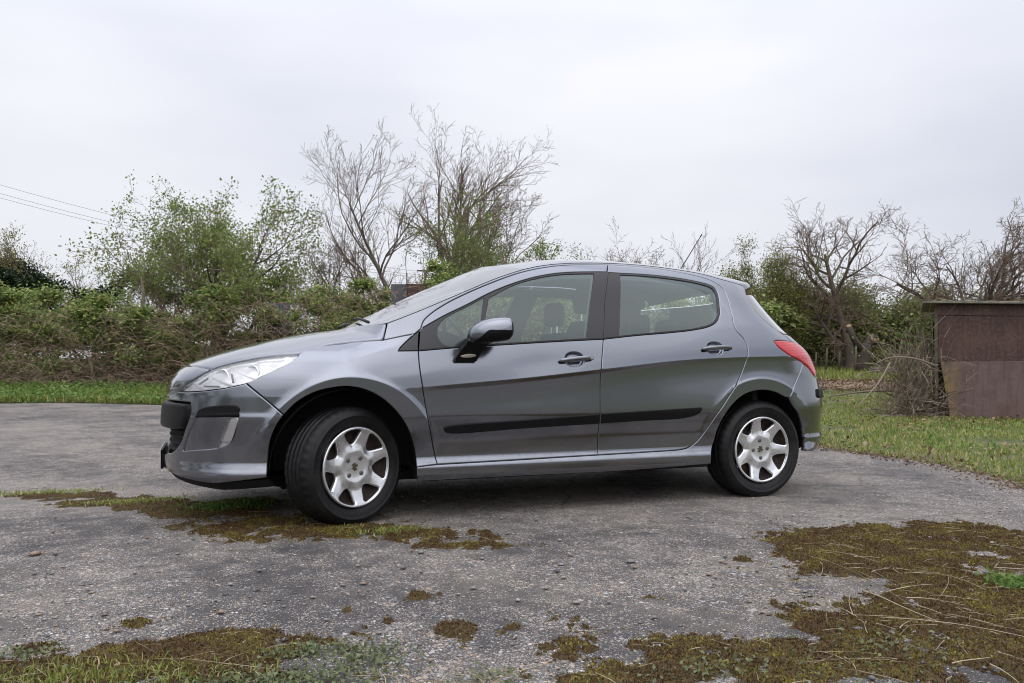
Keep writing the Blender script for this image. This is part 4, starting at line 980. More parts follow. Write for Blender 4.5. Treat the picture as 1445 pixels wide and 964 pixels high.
def asphalt():
    m, t, p, co = new_mat('worn_tarmac')
    patch_ = noise_(t, co, .55, 5, .6); mid = noise_(t, co, 3.2, 5, .6); fin = noise_(t, co, 38, 4, .6)
    base = ramp(t, mid, [(.30, (.046, .043, .044)), (.50, (.070, .065, .065)), (.72, (.115, .106, .10))])
    base = mixc(t, rng_(t, patch_, .44, .62, 0, .85), base, (.185, .167, .150)); base = mixc(t, rng_(t, noise_(t, co, .23, 3, .5), .52, .64, 0, .28), base, (.036, .034, .036))
    base = mixc(t, rng_(t, fin, .35, .7, 0, .5), base, (.045, .043, .044))
    worn = math_(t, 'ADD', rng_(t, noise_(t, co, 1.1, 5, .6), .38, .62, -.22, .16), rng_(t, noise_(t, co, 9, 4, .6), .36, .64, -.22, .20))      # how much stone shows
    prev = None
    for sc, thr, rad in ((48, .86, .60), (85, .72, .62), (150, .62, .62), (260, .56, .62)):
        v = voro(t, co, sc)
        sep = t.nodes.new('ShaderNodeSeparateColor'); t.links.new(v.outputs['Color'], sep.inputs[0])
        shape = rng_(t, v.outputs['Distance'], rad*.62, rad*.80, 1, 0)
        pick = math_(t, 'GREATER_THAN', math_(t, 'ADD', sep.outputs[0], worn), thr)
        fac = math_(t, 'MULTIPLY', shape, pick)
        stone = ramp(t, sep.outputs[1], [(0, (.12, .12, .13)), (.25, (.26, .25, .245)), (.5, (.42, .39, .355)), (.70, (.46, .36, .26)), (.80, (.46, .27, .15)), (.86, (.34, .36, .40)), (1, (.78, .76, .72))])
        base = mixc(t, math_(t, 'MULTIPLY', fac, .9), base, stone)
        prev = bump_(t, p, fac, .6, .004 if sc < 100 else .002, prev)
    bump_(t, p, fin, .35, .004, prev)
    dust = rng_(t, noise_(t, co, .9, 6, .65),   .50, .74, 0, .5)
    base = mixc(t, dust, base, (.30, .26, .215))
    wv = t.nodes.new('ShaderNodeTexNoise'); wv.inputs['Scale'].default_value = 1.3; wv.inputs['Detail'].default_value = 6; t.links.new(co, wv.inputs[0])
    va = t.nodes.new('ShaderNodeVectorMath'); va.operation = 'MULTIPLY_ADD'; t.links.new(wv.outputs[1], va.inputs[0]); va.inputs[1].default_value = (.55, .55, 0); t.links.new(co, va.inputs[2])
    ed = voro(t, va.outputs[0], .42, 'DISTANCE_TO_EDGE'); crk = math_(t, 'MULTIPLY', rng_(t, ed.outputs['Distance'], .0015, .006, 1, 0), rng_(t, noise_(t, co, .8, 3), .46, .56))
    base = mixc(t, math_(t, 'MULTIPLY', crk, .4), base, (.022, .018, .014))
    t.links.new(base, p.inputs['Base Color']); p.inputs['Roughness'].default_value = .82; p.inputs['Specular IOR Level'].default_value = .35
asphalt()
def earth():
    m, t, p, co = new_mat('grassy_earth')
    a = noise_(t, co, .9, 5); b = noise_(t, co, 14, 5); c = noise_(t, co, 120, 3)
    g = ramp(t, b, [(.3, (.06, .085, .025)), (.5, (.10, .13, .035)), (.7, (.16, .145, .07))])
    g = mixc(t, rng_(t, a, .50, .66), g, (.18, .14, .09))
    g = mixc(t, rng_(t, c, .4, .7, 0, .45), g, (.03, .028, .015))
    t.links.new(g, p.inputs['Base Color']); bump_(t, p, b, .8, .05)
earth()
def litter():
    m, t, p, co = new_mat('leaf_litter_earth')
    b = noise_(t, co, 9, 6, .65); c = noise_(t, co, 70, 4)
    g = ramp(t, b, [(.3, (.17, .12, .085)), (.55, (.29, .215, .16)), (.75, (.38, .30, .23))]); g = mixc(t, rng_(t, c, .4, .7, 0, .6), g, (.06, .045, .03))
    t.links.new(g, p.inputs['Base Color']); bump_(t, p, c, .8, .03)
litter()
def moss_mat():
    m, t, p, co = new_mat('brown_moss')
    a = noise_(t, co, 7, 5, .6); b = noise_(t, co, 60, 4, .65); c = noise_(t, co, 300, 3)
    g = ramp(t, a, [(.35, (.060, .034, .015)), (.52, (.105, .062, .024)), (.68, (.16, .125, .03))])
    g = mixc(t, rng_(t, b, .52, .7, 0, .8), g, (.16, .14, .024)); g = mixc(t, rng_(t, c, .4, .65, 0, .7), g, (.022, .012, .006))
    t.links.new(g, p.inputs['Base Color']); pv = bump_(t, p, b, 1, .012); bump_(t, p, c, 1, .005, pv)
moss_mat()
def island_mat(name, stops, rough=.55, transl=.25, spec=.3):
    m, t, p, co = new_mat(name)
    geo = t.nodes.new('ShaderNodeNewGeometry'); col = ramp(t, geo.outputs['Random Per Island'], stops)
    t.links.new(col, p.inputs['Base Color']); p.inputs['Roughness'].default_value = rough; p.inputs['Specular IOR Level'].default_value = spec
    if transl:
        tr = t.nodes.new('ShaderNodeBsdfTranslucent'); t.links.new(col, tr.inputs[0]); mx = t.nodes.new('ShaderNodeMixShader'); mx.inputs[0].default_value = transl
        out = t.nodes['Material Output']; t.links.new(p.outputs[0], mx.inputs[1]); t.links.new(tr.outputs[0], mx.inputs[2]); t.links.new(mx.outputs[0], out.inputs[0])
    return m
island_mat('bramble_leaf', [(0, (0.068, 0.120, 0.048)), (.18, (0.138, 0.202, 0.068)), (.5, (0.261, 0.338, 0.102)), (.8, (0.398, 0.472, 0.151)), (.93, (0.467, 0.465, 0.177)), (1, (0.384, 0.284, 0.151))], transl=.4)
island_mat('fresh_leaf', [(0, (0.127, 0.190, 0.052)), (.5, (0.207, 0.276, 0.075)), (1, (0.310, 0.345, 0.103))], transl=.35)
island_mat('ivy_leaf', [(0, (.010, .024, .010)), (.6, (.022, .045, .017)), (1, (.045, .07, .025))], .4)
island_mat('willow_leaf', [(0, (0.138, 0.155, 0.040)), (.5, (0.218, 0.230, 0.057)), (1, (0.310, 0.299, 0.092))], transl=.35)
island_mat('olive_leaf', [(0, (0.117, 0.141, 0.053)), (.5, (0.193, 0.225, 0.076)), (1, (0.303, 0.302, 0.110))], transl=.3)
island_mat('bud', [(0, (.10, .065, .045)), (1, (.17, .12, .08))], transl=0)
island_mat('grass_blade', [(0, (0.125, 0.172, 0.038)), (.45, (0.222, 0.284, 0.056)), (.75, (0.291, 0.330, 0.075)), (.88, (0.416, 0.356, 0.150)), (1, (0.554, 0.449, 0.251))], transl=.35)
island_mat('weed_leaf', [(0, (0.083, 0.165, 0.039)), (.5, (0.154, 0.253, 0.055)), (1, (0.231, 0.308, 0.088))], transl=.35)
island_mat('pale_weed', [(0, (.09, .12, .06)), (.5, (.16, .19, .09)), (1, (.23, .25, .12))], transl=.3)
island_mat('straw', [(0, (.20, .15, .09)), (.5, (.36, .29, .19)), (1, (.52, .44, .32))], .7, .1)
def moss_frond_mat():
    m = island_mat('moss_frond', [(0, (.05, .026, .010)), (.6, (.10, .057, .021)), (1, (.17, .11, .035))], .9, .15); t = m.node_tree; p = t.nodes['Principled BSDF']
    geo = t.nodes.new('ShaderNodeNewGeometry'); co = t.nodes.new('ShaderNodeTexCoord').outputs['Object']
    yel = ramp(t, geo.outputs['Random Per Island'], [(0, (.10, .075, .018)), (.5, (.21, .18, .03)), (1, (.38, .34, .055))]); f = math_(t, 'MULTIPLY', rng_(t, noise_(t, co, 5.5, 4, .6), .44, .60), rng_(t, noise_(t, co, 38, 3, .6), .36, .62))
    old = p.inputs['Base Color'].links[0].from_socket; c = mixc(t, f, old, yel); t.links.new(c, p.inputs['Base Color'])
    tr = [n for n in t.nodes if n.type == 'BSDF_TRANSLUCENT'][0]; t.links.new(c, tr.inputs[0])
moss_frond_mat()
island_mat('cane', [(0, (0.139, 0.093, 0.070)), (.5, (0.248, 0.171, 0.124)), (1, (0.420, 0.327, 0.233))], .75, 0)
island_mat('brushwood', [(0, (0.121, 0.088, 0.066)), (.6, (0.220, 0.171, 0.132)), (1, (0.396, 0.341, 0.275))], .85, 0)
island_mat('dead_leaf', [(0, (.10, .055, .03)), (.5, (.20, .125, .075)), (1, (.34, .26, .17))], .8, .15)
island_mat('pebble', [(0, (.10, .10, .105)), (.35, (.21, .20, .195)), (.6, (.30, .27, .235)), (.78, (.30, .20, .13)), (.9, (.26, .27, .30)), (1, (.58, .56, .53))], .6, 0)
def bark(name, a, b, c):
    m, t, p, co = new_mat(name); n1 = noise_(t, co, 5, 5); n2 = noise_(t, co, 40, 4)
    g = ramp(t, n1, [(.3, a), (.6, b), (.75, c)]); g = mixc(t, rng_(t, n2, .45, .7, 0, .6), g, tuple(v*.45 for v in a)); t.links.new(g, p.inputs['Base Color']); bump_(t, p, n2, .8, .02)
bark('bark_grey', (.15, .125, .105), (.22, .185, .155), (.24, .22, .15)); bark('bark_brown', (.085, .062, .05), (.14, .108, .086), (.17, .15, .10)); bark('bark_green', (.07, .065, .035), (.12, .11, .055), (.16, .14, .09))
bark('twig_brown', (.155, .108, .082), (.225, .165, .125), (.26, .20, .15))
bark('bark_dark', (.045, .034, .027), (.075, .058, .045), (.09, .08, .055)); bark('pale_wood', (.20, .16, .11), (.30, .25, .18), (.36, .30, .22)); bark('cut_wood', (.34, .20, .11), (.46, .30, .18), (.50, .36, .23))
def rust():
    m, t, p, co = new_mat('rusty_steel'); n1 = noise_(t, co, 2.2, 6, .65); n2 = noise_(t, co, 24, 5, .7); n3 = noise_(t, co, 140, 3)
    g = ramp(t, n1, [(.3, (.045, .022, .018)), (.5, (.070, .035, .028)), (.7, (.105, .060, .048))])
    g = mixc(t, rng_(t, n2, .50, .72, 0, .7), g, (.17, .125, .12)); g = mixc(t, rng_(t, n3, .45, .65, 0, .4), g, (.05, .02, .015))
    mpn = t.nodes.new('ShaderNodeMapping'); mpn.inputs['Scale'].default_value = (22, 22, 1.3); t.links.new(co, mpn.inputs[0]); g = mixc(t, rng_(t, noise_(t, mpn.outputs[0], 1, 4), .52, .70, 0, .55), g, (.14, .075, .05))
    t.links.new(g, p.inputs['Base Color']); bump_(t, p, n2, .4, .006); p.inputs['Roughness'].default_value = .72
    m, t, p, co = new_mat('rusty_steel_pale'); n1 = noise_(t, co, 1.8, 6, .65); n2 = noise_(t, co, 30, 5, .7)
    sx = t.nodes.new('ShaderNodeSeparateXYZ'); t.links.new(co, sx.inputs[0])
    g = ramp(t, n1, [(.3, (.10, .060, .052)), (.5, (.155, .105, .098)), (.7, (.125, .075, .062))]); g = mixc(t, rng_(t, n2, .5, .7, 0, .55), g, (.10, .055, .045))
    st = math_(t, 'MULTIPLY', rng_(t, sx.outputs[0], .10, .34, 1, 0), rng_(t, noise_(t, co, 5, 5, .6), .36, .56))
    g = mixc(t, st, g, (.30, .22, .08))                                  # ochre lichen at the corner
    mpn = t.nodes.new('ShaderNodeMapping'); mpn.inputs['Scale'].default_value = (18, 18, 1.1); t.links.new(co, mpn.inputs[0]); g = mixc(t, rng_(t, noise_(t, mpn.outputs[0], 1, 4), .50, .70, 0, .6), g, (.085, .045, .036))
    t.links.new(g, p.inputs['Base Color']); bump_(t, p, n2, .35, .006); p.inputs['Roughness'].default_value = .7
    m, t, p, co = new_mat('galvanised'); n1 = noise_(t, co, 3, 5); g = ramp(t, n1, [(.35, (.055, .062, .078)), (.55, (.10, .11, .13)), (.7, (.10, .065, .05))]); t.links.new(g, p.inputs['Base Color']); p.inputs['Roughness'].default_value = .6
rust()
mat('old_timber', (.075, .065, .045), .85, noise=(6, (.14, .125, .08), .4, .65), bump=(40, .5, .01)); mat('roof_felt', (.16, .15, .13), .9, noise=(8, (.26, .24, .20), .4, .65), bump=(60, .6, .01)); mat('cable', (.03, .03, .03), .6)

# ---- geometry collectors
class Segs:
    """tapered prisms for branches and canes, built in one go"""
    def __init__(s): s.a = []; s.b = []; s.ra = []; s.rb = []
    def add(s, a, b, ra, rb): s.a.append(a); s.b.append(b); s.ra.append(ra); s.rb.append(rb)
    def mesh(s, name, n=5, org=(0, 0, 0)):
        a = np.array(s.a)-org; b = np.array(s.b)-org; ra = np.array(s.ra)[:, None]; rb = np.array(s.rb)[:, None]
        t = b-a; t /= np.linalg.norm(t, axis=1)[:, None]+1e-9; b = b+t*rb*.5
        ref = np.where(np.abs(t[:, 2:3]) < .9, np.array([[0, 0, 1.]]), np.array([[1., 0, 0]])); u = np.cross(t, ref); u /= np.linalg.norm(u, axis=1)[:, None]; v = np.cross(t, u)
        k = len(a); V = np.zeros((k, 2*n, 3))
        for j in range(n):
            q = 2*PI*j/n; d = u*math.cos(q)+v*math.sin(q); V[:, j] = a+d*ra; V[:, n+j] = b+d*rb
        o = (np.arange(k)*2*n)[:, None]; Fq = np.concatenate([o+np.array([[j, n+j, n+(j+1) % n, (j+1) % n]]) for j in range(n)], 0)
        return fast_mesh(name, V.reshape(-1, 3), Fq)
def leaf_mesh(name, P, size, org=(0, 0, 0), aspect=.62, up=.3, seed=1, dirs=None, fold=.25, quad=True):
    """folded little leaves at points P"""
    r = np.random.default_rng(seed); P = np.asarray(P, float)-org; k = len(P); size = np.broadcast_to(np.asarray(size, float), (k,))*r.uniform(.65, 1.3, k)
    d = r.normal(size=(k, 3)) if dirs is None else dirs+r.normal(size=(k, 3))*.5
    d /= np.linalg.norm(d, axis=1)[:, None]; nrm = r.normal(size=(k, 3))*.8; nrm[:, 2] += up*3; s = np.cross(d, nrm); s /= np.linalg.norm(s, axis=1)[:, None]+1e-9; n = np.cross(s, d)
    L = size[:, None]; w = L*aspect*.5
    base = P; tip = P+d*L-n*L*.12; l = P+d*L*.45+s*w+n*w*fold; rr = P+d*L*.45-s*w+n*w*fold
    V = np.stack([base, rr, tip, l], 1).reshape(-1, 3); o = (np.arange(k)*4)[:, None]
    return fast_mesh(name, V, np.concatenate([o+np.array([[0, 1, 2]]), o+np.array([[0, 2, 3]])], 0), True)
def blade_mesh(name, P, h, w, org=(0, 0, 0), lean=.5, seed=1):
    """grass blades, two bent segments"""
    r = np.random.default_rng(seed); P = np.asarray(P, float)-org; k = len(P); h = np.broadcast_to(np.asarray(h, float), (k,))*r.uniform(.5, 1.35, k); a = r.uniform(0, 2*PI, k); ln = np.abs(r.normal(size=k))*lean+.1
    d = np.stack([np.cos(a), np.sin(a), 0*a], 1); s = np.stack([-np.sin(a), np.cos(a), 0*a], 1)*(np.broadcast_to(w, (k,))*r.uniform(.6, 1.3, k))[:, None]*.5; z = np.array([0, 0, 1.])
    m = P+d*(h*ln*.35)[:, None]+z*(h*.6)[:, None]; t = P+d*(h*ln)[:, None]+z*(h*np.maximum(.25, 1-ln*.35))[:, None]
    V = np.stack([P-s, P+s, m+s*.8, m-s*.8, t], 1).reshape(-1, 3); o = (np.arange(k)*5)[:, None]
    return fast_mesh(name, V, np.concatenate([o+np.array([[0, 1, 2]]), o+np.array([[0, 2, 3]]), o+np.array([[3, 2, 4]])], 0), True)
def grow(seed, base, stems, levels, lift=.12, wig=.16, wind=(0, 0, 0), thin=.004, kids=(5, 5, 4, 3), ratio=(.62, .58, .55, .5), spread=(.75, .8, .85, .9), start=.3, wig0=None):
    """stems: list of (dir, length, radius). -> thick Segs, thin Segs, tip points"""
    r = random.Random(seed); thick, thn, tips = Segs(), Segs(), []; gs = r.gauss; sq = math.sqrt
    def unit(x, y, z):
        l = sq(x*x+y*y+z*z)+1e-9; return x/l, y/l, z/l
    def br(p, d, L, rad, lev):
        n = max(3, int(3+L*1.6)) if lev < 2 else 3; wg = wig if (lev or wig0 is None) else wig0
        st = L/n; pts = [p]; rr = [rad]; ds = []; lf = lift*(.5 if lev == 0 else 1); wf = .25 if lev == 0 else 1
        for i in range(n):
            d = unit(d[0]+gs(0, wg)+wind[0]*wf, d[1]+gs(0, wg)+wind[1]*wf, d[2]+gs(0, wg*.7)+lf+wind[2]*wf)
            q = (p[0]+d[0]*st, p[1]+d[1]*st, p[2]+d[2]*st); r1 = max(thin*.6, rad*(1-.72*(i+1)/n))
            (thick if rr[-1] > .022 else thn).add(p, q, rr[-1], r1); p = q; pts.append(p); rr.append(r1); ds.append(d)
        tips.append(p)
        if lev >= levels: return
        kk = kids[min(lev, len(kids)-1)]; kk = max(1, int(round(kk*r.uniform(.75, 1.25)))); sp = spread[min(lev, len(spread)-1)]; rt = ratio[min(lev, len(ratio)-1)]
        for j in range(kk):
            t = start+(1-start)*(j+r.random())/kk if lev == 0 else .18+.82*(j+r.random())/kk
            f = t*n; i = min(n-1, int(f)); g = f-i; A, B = pts[i], pts[i+1]; a = (A[0]+(B[0]-A[0])*g, A[1]+(B[1]-A[1])*g, A[2]+(B[2]-A[2])*g); v = ds[i]
            ref = (0., 0., 1.) if abs(v[2]) < .9 else (1., 0., 0.)
            u = unit(v[1]*ref[2]-v[2]*ref[1], v[2]*ref[0]-v[0]*ref[2], v[0]*ref[1]-v[1]*ref[0]); w = (v[1]*u[2]-v[2]*u[1], v[2]*u[0]-v[0]*u[2], v[0]*u[1]-v[1]*u[0])
            an = sp*r.uniform(.6, 1.2); az = r.uniform(0, 2*PI); c, s, ca, sa = math.cos(an), math.sin(an), math.cos(az), math.sin(az)
            nd = (v[0]*c+(u[0]*ca+w[0]*sa)*s, v[1]*c+(u[1]*ca+w[1]*sa)*s, v[2]*c+(u[2]*ca+w[2]*sa)*s)
            br(a, nd, L*rt*r.uniform(.65, 1.2)*(1.15-.45*t), max(thin, rr[i]*.62), lev+1)
    for d, L, rad in stems: br((base[0]+gs(0, rad), base[1]+gs(0, rad), base[2]-.15), unit(*d), L, rad, 0)
    return thick, thn, tips
def tree(name, label, px, D, stems, levels, bark_m, twig_m='twig_brown', leaf=None, group=None, cat='tree', dz=0, **kw):
    """leaf = (material, size, per tip, spread, zmax fraction)"""
    x, y, z = spot(px, D); org = np.array([x, y, z+dz]); T = tag(empty(name, org), label, cat, group)
    th, tn, tips = grow(abs(hash_(label)), org, stems, levels, **kw)
    if th.a: link_mesh('trunk', th.mesh('trunk', 7, org), bark_m, T, org)
    tw = link_mesh('branches', tn.mesh('branches', 3, org), twig_m, T, org) if tn.a else None
    if leaf:
        m, size, per, spr = leaf[:4]; r = np.random.default_rng(5); tp = np.array(tips)
        if len(leaf) > 4: tp = tp[(tp[:, 2]-org[2]) < leaf[4]*r.uniform(.75, 1.2, len(tp))]
        P = np.repeat(tp, per, 0)+r.normal(size=(len(tp)*per, 3))*spr
        c = link_mesh('crown', leaf_mesh('crown', P, size, org, seed=abs(hash_(label)) % 999), m, T, org); c['kind'] = 'stuff'
    return T
def hash_(s):
    h = 7
    for ch in s: h = (h*31+ord(ch)) % 100003
    return h

# ---- ground, one sheet out to the horizon
def sheet_grid(xs, ys, dz=0.0):
    X, Y = np.meshgrid(xs, ys, indexing='ij'); Z = terr(X, Y)+dz; V = np.stack([X, Y, Z], -1); a, b = X.shape
    i = (np.arange(a-1)[:, None]*b+np.arange(b-1)[None]).reshape(-1, 1); return V.reshape(-1, 3), i+np.array([[0, b, b+1, 1]])
# tarmac: irregular outline, a finger above the earth
edge = [(-15.2, 16.7), (-10, 14.9), (-6.3, 13.3), (-4.4, 12.75), (-2.9, 12.15), (-1.4, 11.25), (1.0, 9.4), (3.4, 6.6), (4.8, 3.6), (5.24, 2.0), (5.16, 1.37), (5.08, .49), (4.97, -.21), (4.87, -.67), (4.71, -1.09), (4.28, -1.9), (3.9, -2.6), (3.8, -4.5), (5.5, -9), (7, -14)]
ec = catmull(np.array(edge), .12); rr = np.random.default_rng(3); nn = np.stack([-(np.gradient(ec[:, 1])), np.gradient(ec[:, 0])], 1); nn /= np.linalg.norm(nn, axis=1)[:, None]
ec = ec+nn*((fbm(ec[:, 0]*1., ec[:, 1], 1.6, 9)-.45)*.45)[:, None]
poly = np.vstack([ec, [(-15.2, -14)]]); poly_c = np.vstack([ec[::4], [(7, -14), (-15.2, -14)]])
gx = np.concatenate([np.linspace(-900, -40, 12), np.linspace(-38, 60, 99), np.linspace(65, 900, 12)]); gy = np.concatenate([np.linspace(-900, -14, 12), np.linspace(-13, 45, 59), np.linspace(50, 900, 12)])
V, Fq = sheet_grid(gx, gy, -.02)
near = (V[:, 1] > 0); V[:, 2] += np.where(np.abs(V[:, 0]) < 60, (fbm(V[:, 0], V[:, 1], .35, 3)-.45)*.12*smooth01((V[:, 1]-2)/4), 0)
V[:, 2] -= np.where(inside(poly, V[:, :2]), .12, 0)
GROUND = tag(link_mesh('ground', fast_mesh('ground', V, Fq), 'grassy_earth'), 'rough grassy earth around the tarmac', kind='structure')
# tarmac sheet
gxs = np.arange(-15, 7, .5); gys = np.arange(-13.7, 22, .5); A, B = np.meshgrid(gxs, gys); q = np.stack([A.ravel(), B.ravel()], 1); q = q[inside(poly, q)]
d2 = np.array([np.abs(ec-p).max(1).min() for p in q]); q = q[d2 > .2]
allv = np.vstack([poly, q]); r_ = delaunay_2d_cdt([Vector(map(float, p)) for p in allv], [(i, (i+1) % len(poly)) for i in range(len(poly))], [], 0, 1e-6)
vc = np.array([tuple(v) for v in r_[0]]); T_ = np.array([t[:3] for t in r_[2]]); T_ = T_[inside(poly, vc[T_].mean(1))]
Vt = np.column_stack([vc, terr(vc[:, 0], vc[:, 1])]); cr_ = np.cross(Vt[T_[:, 1]]-Vt[T_[:, 0]], Vt[T_[:, 2]]-Vt[T_[:, 0]])[:, 2] < 0; T_[cr_] = T_[cr_][:, ::-1]
ROAD = tag(link_mesh('road', fast_mesh('road', Vt, T_), 'worn_tarmac'), 'worn stony tarmac under the car', kind='structure')
# bare strip of leaf litter in the field
c0 = [place(lat(1290, 20), 20), place(lat(1150, 20.5), 20.5), place(lat(900, 21), 21), place(lat(900, 18.3), 18.3), place(lat(1150, 18.2), 18.2), place(lat(1300, 17.6), 17.6), place(lat(1390, 18.6), 18.6)]
pl = catmull(np.array(c0+c0[:1]), .3)[:-1]; cen = pl.mean(0)
Vl = np.vstack([[cen], pl*.5+cen*.5, pl]); n = len(pl); Fl = [(0, 1+i, 1+(i+1) % n) for i in range(n)]; zz = terr(Vl[:, 0], Vl[:, 1])+np.concatenate([[.05], np.full(n, .05), np.full(n, -.03)])+(fbm(Vl[:, 0], Vl[:, 1], .35, 3)-.45)*.12
me = mesh_from('litter', np.column_stack([Vl, zz]), Fl+[(1+i, 1+n+i, 1+n+(i+1) % n, 1+(i+1) % n) for i in range(n)]); tag(link_mesh('bare_earth', me, 'leaf_litter_earth'), 'bare brown earth strip in front of the wood', kind='structure')

# ---- moss mats on the tarmac
MOSS = [(2.104, -2.618, 0.556, 0.827), (1.417, -2.975, 0.36, 0.398), (1.698, -3.245, 0.34, 1.063), (0.584, -3.146, 0.397, 0.245), (0.281, -3.085, 0.291, 0.207), (0.861, -3.254, 0.298, 0.272), (-0.008, -3.027, 0.114, 0.124), (2.809, -2.298, 0.342, 0.485), (1.74, -2.412, 0.179, 0.306), (-1.066, -2.616, 0.303, 0.138), (-0.713, -2.671, 0.392, 0.133), (-0.431, -2.722, 0.261, 0.156), (-0.274, -2.637, 0.096, 0.138), (-1.243, -2.548, 0.151, 0.173), (-0.54, -2.862, 0.372, 0.133), (-0.012, -2.677, 0.061, 0.073), (0.136, -2.755, 0.035, 0.065), (0.305, -2.727, 0.058, 0.084), (-0.138, -2.525, 0.027, 0.071), (-0.224, -2.636, 0.039, 0.051), (-0.047, -2.877, 0.036, 0.044), (-0.014, -2.965, 0.058, 0.063), (0.726, -2.554, 0.051, 0.071), (0.338, -2.384, 0.033, 0.045), (0.035, -2.266, 0.051, 0.054), (-0.283, -2.349, 0.028, 0.031), (-0.904, -2.25, 0.018, 0.028), (-1.196, -2.345, 0.046, 0.042), (-0.284, -0.759, 0.58, 0.22), (0.159, -1.125, 0.213, 0.156), (-0.696, -0.151, 0.286, 0.207), (-1.097, 0.293, 0.216, 0.155), (-1.738, 0.961, 0.444, 0.151), (-0.534, 0.047, 0.258, 0.204), (0.369, -1.517, 0.197, 0.045), (0.718, -1.62, 0.066, 0.03), (-2.036, 1.895, 0.215, 0.119), (1.611, -2.489, 0.172, 0.251), (1.127, -2.961, 0.139, 0.297), (-1.45, 0.62, 0.3, 0.16), (-0.9, 0.1, 0.25, 0.14), (-0.05, -0.95, 0.3, 0.2), (0.3, -1.3, 0.22, 0.1)]
def moss_val(x, y):
    wx_ = (fbm(x, y, 3.2, 101, 4)-.47); wy_ = (fbm(x, y, 3.2, 202, 4)-.47); fx_ = (fbm(x, y, 17, 303, 3)-.44); fy_ = (fbm(x, y, 17, 404, 3)-.44)
    fine = (fbm(x, y, 34, 5, 4)-.46)*1.0+(fbm(x, y, 9, 21, 3)-.44)*.8
    best = np.full(x.shape, -9.)
    for mx_, my_, a, b in MOSS:
        s_ = min(.30, .05+.8*max(a, b)); X = x+wx_*s_*2.2+fx_*s_*.55; Y = y+wy_*s_*2.2+fy_*s_*.55
        L = (X-CP[0])*RV[0]+(Y-CP[1])*RV[1]; D = (X-CP[0])*DV[0]+(Y-CP[1])*DV[1]
        l0 = (mx_-CP[0])*RV[0]+(my_-CP[1])*RV[1]; d0 = (mx_-CP[0])*DV[0]+(my_-CP[1])*DV[1]
        e = 1-np.hypot((L-l0)/max(a, .03), (D-d0)/max(b, .03)); best = np.maximum(best, np.minimum(e, .75)*min(1, .45+2*min(a, b)))
    return best+fine*.85-rng01(fbm(x, y, 2.6, 77), .48, .66)*.6-.06
def rng01(v, a, b): return np.clip((v-a)/(b-a), 0, 1)
def moss_sheet(name, label, L0, L1, D0, D1, st, hm=1.0):
    ls = np.arange(L0, L1, st); ds = np.arange(D0, D1, st); Lg, Dg = np.meshgrid(ls, ds, indexing='ij'); x = CP[0]+RV[0]*Lg+DV[0]*Dg; y = CP[1]+RV[1]*Lg+DV[1]*Dg
    v = moss_val(x, y); h = -.002+hm*.020*np.clip(v/.25, 0, 1)**.5*(.55+.9*fbm(x, y, 30, 8, 3))+.006*fbm(x, y, 90, 4, 2)*(v > 0)
    Vv = np.stack([x, y, terr(x, y)+h], -1).reshape(-1, 3); a, b = x.shape; i = (np.arange(a-1)[:, None]*b+np.arange(b-1)[None]).reshape(-1, 1); Fq = i+np.array([[0, b, b+1, 1]])
    ok = (v.reshape(-1)[Fq] > -.03).any(1); Fq = Fq[ok]; used = np.unique(Fq); mp_ = np.full(len(Vv), -1); mp_[used] = np.arange(len(used))
    o = tag(link_mesh(name, fast_mesh(name, Vv[used], mp_[Fq]), 'brown_moss'), label, 'moss', kind='stuff')
    return Vv.reshape(a, b, 3), v
G1, v1 = moss_sheet('moss', 'brown and yellow moss creeping over the foreground tarmac', -1.6, 3.6, 1.75, 4.6, .009, .6)
G2, v2 = moss_sheet('moss', 'thin moss patch along the crack under the front wheel', -3.6, .8, 3.5, 6.4, .016, .5)
r = np.random.default_rng(11)
for G, v, n, hh, nm, lb in ((G1, v1, 95000, .009, 'moss_fronds', 'tiny moss fronds in the foreground mats'), (G2, v2, 18000, .008, 'moss_fronds', 'tiny moss fronds along the crack by the front wheel')):
    w = np.argwhere(v > 0.0); k = w[r.integers(0, len(w), n)]; P = G[k[:, 0], k[:, 1]]+np.column_stack([r.uniform(-.006, .006, n), r.uniform(-.006, .006, n), np.full(n, -.002)])
    tag(link_mesh(nm, blade_mesh(nm, P, hh, .0045, lean=.7, seed=n), 'moss_frond'), lb, 'moss', kind='stuff')
# ---- soil crumbs round the moss
CR = []
for L0, L1, D0, D1, n in ((-1.6, 3.6, 1.75, 4.6, 90000), (-3.6, .8, 3.5, 6.4, 60000)):
    L = r.uniform(L0, L1, n); D = r.uniform(D0, D1, n); P = CP+RV*L[:, None]+DV*D[:, None]; mv = moss_val(P[:, 0], P[:, 1]); pr = np.clip(1+mv/.30, 0, 1)**2*(mv < .03); P = P[r.random(n) < pr]; CR.append(np.column_stack([P, terr(P[:, 0], P[:, 1])]))
CR = np.vstack(CR); CR = CR[r.permutation(len(CR))[:22000]]
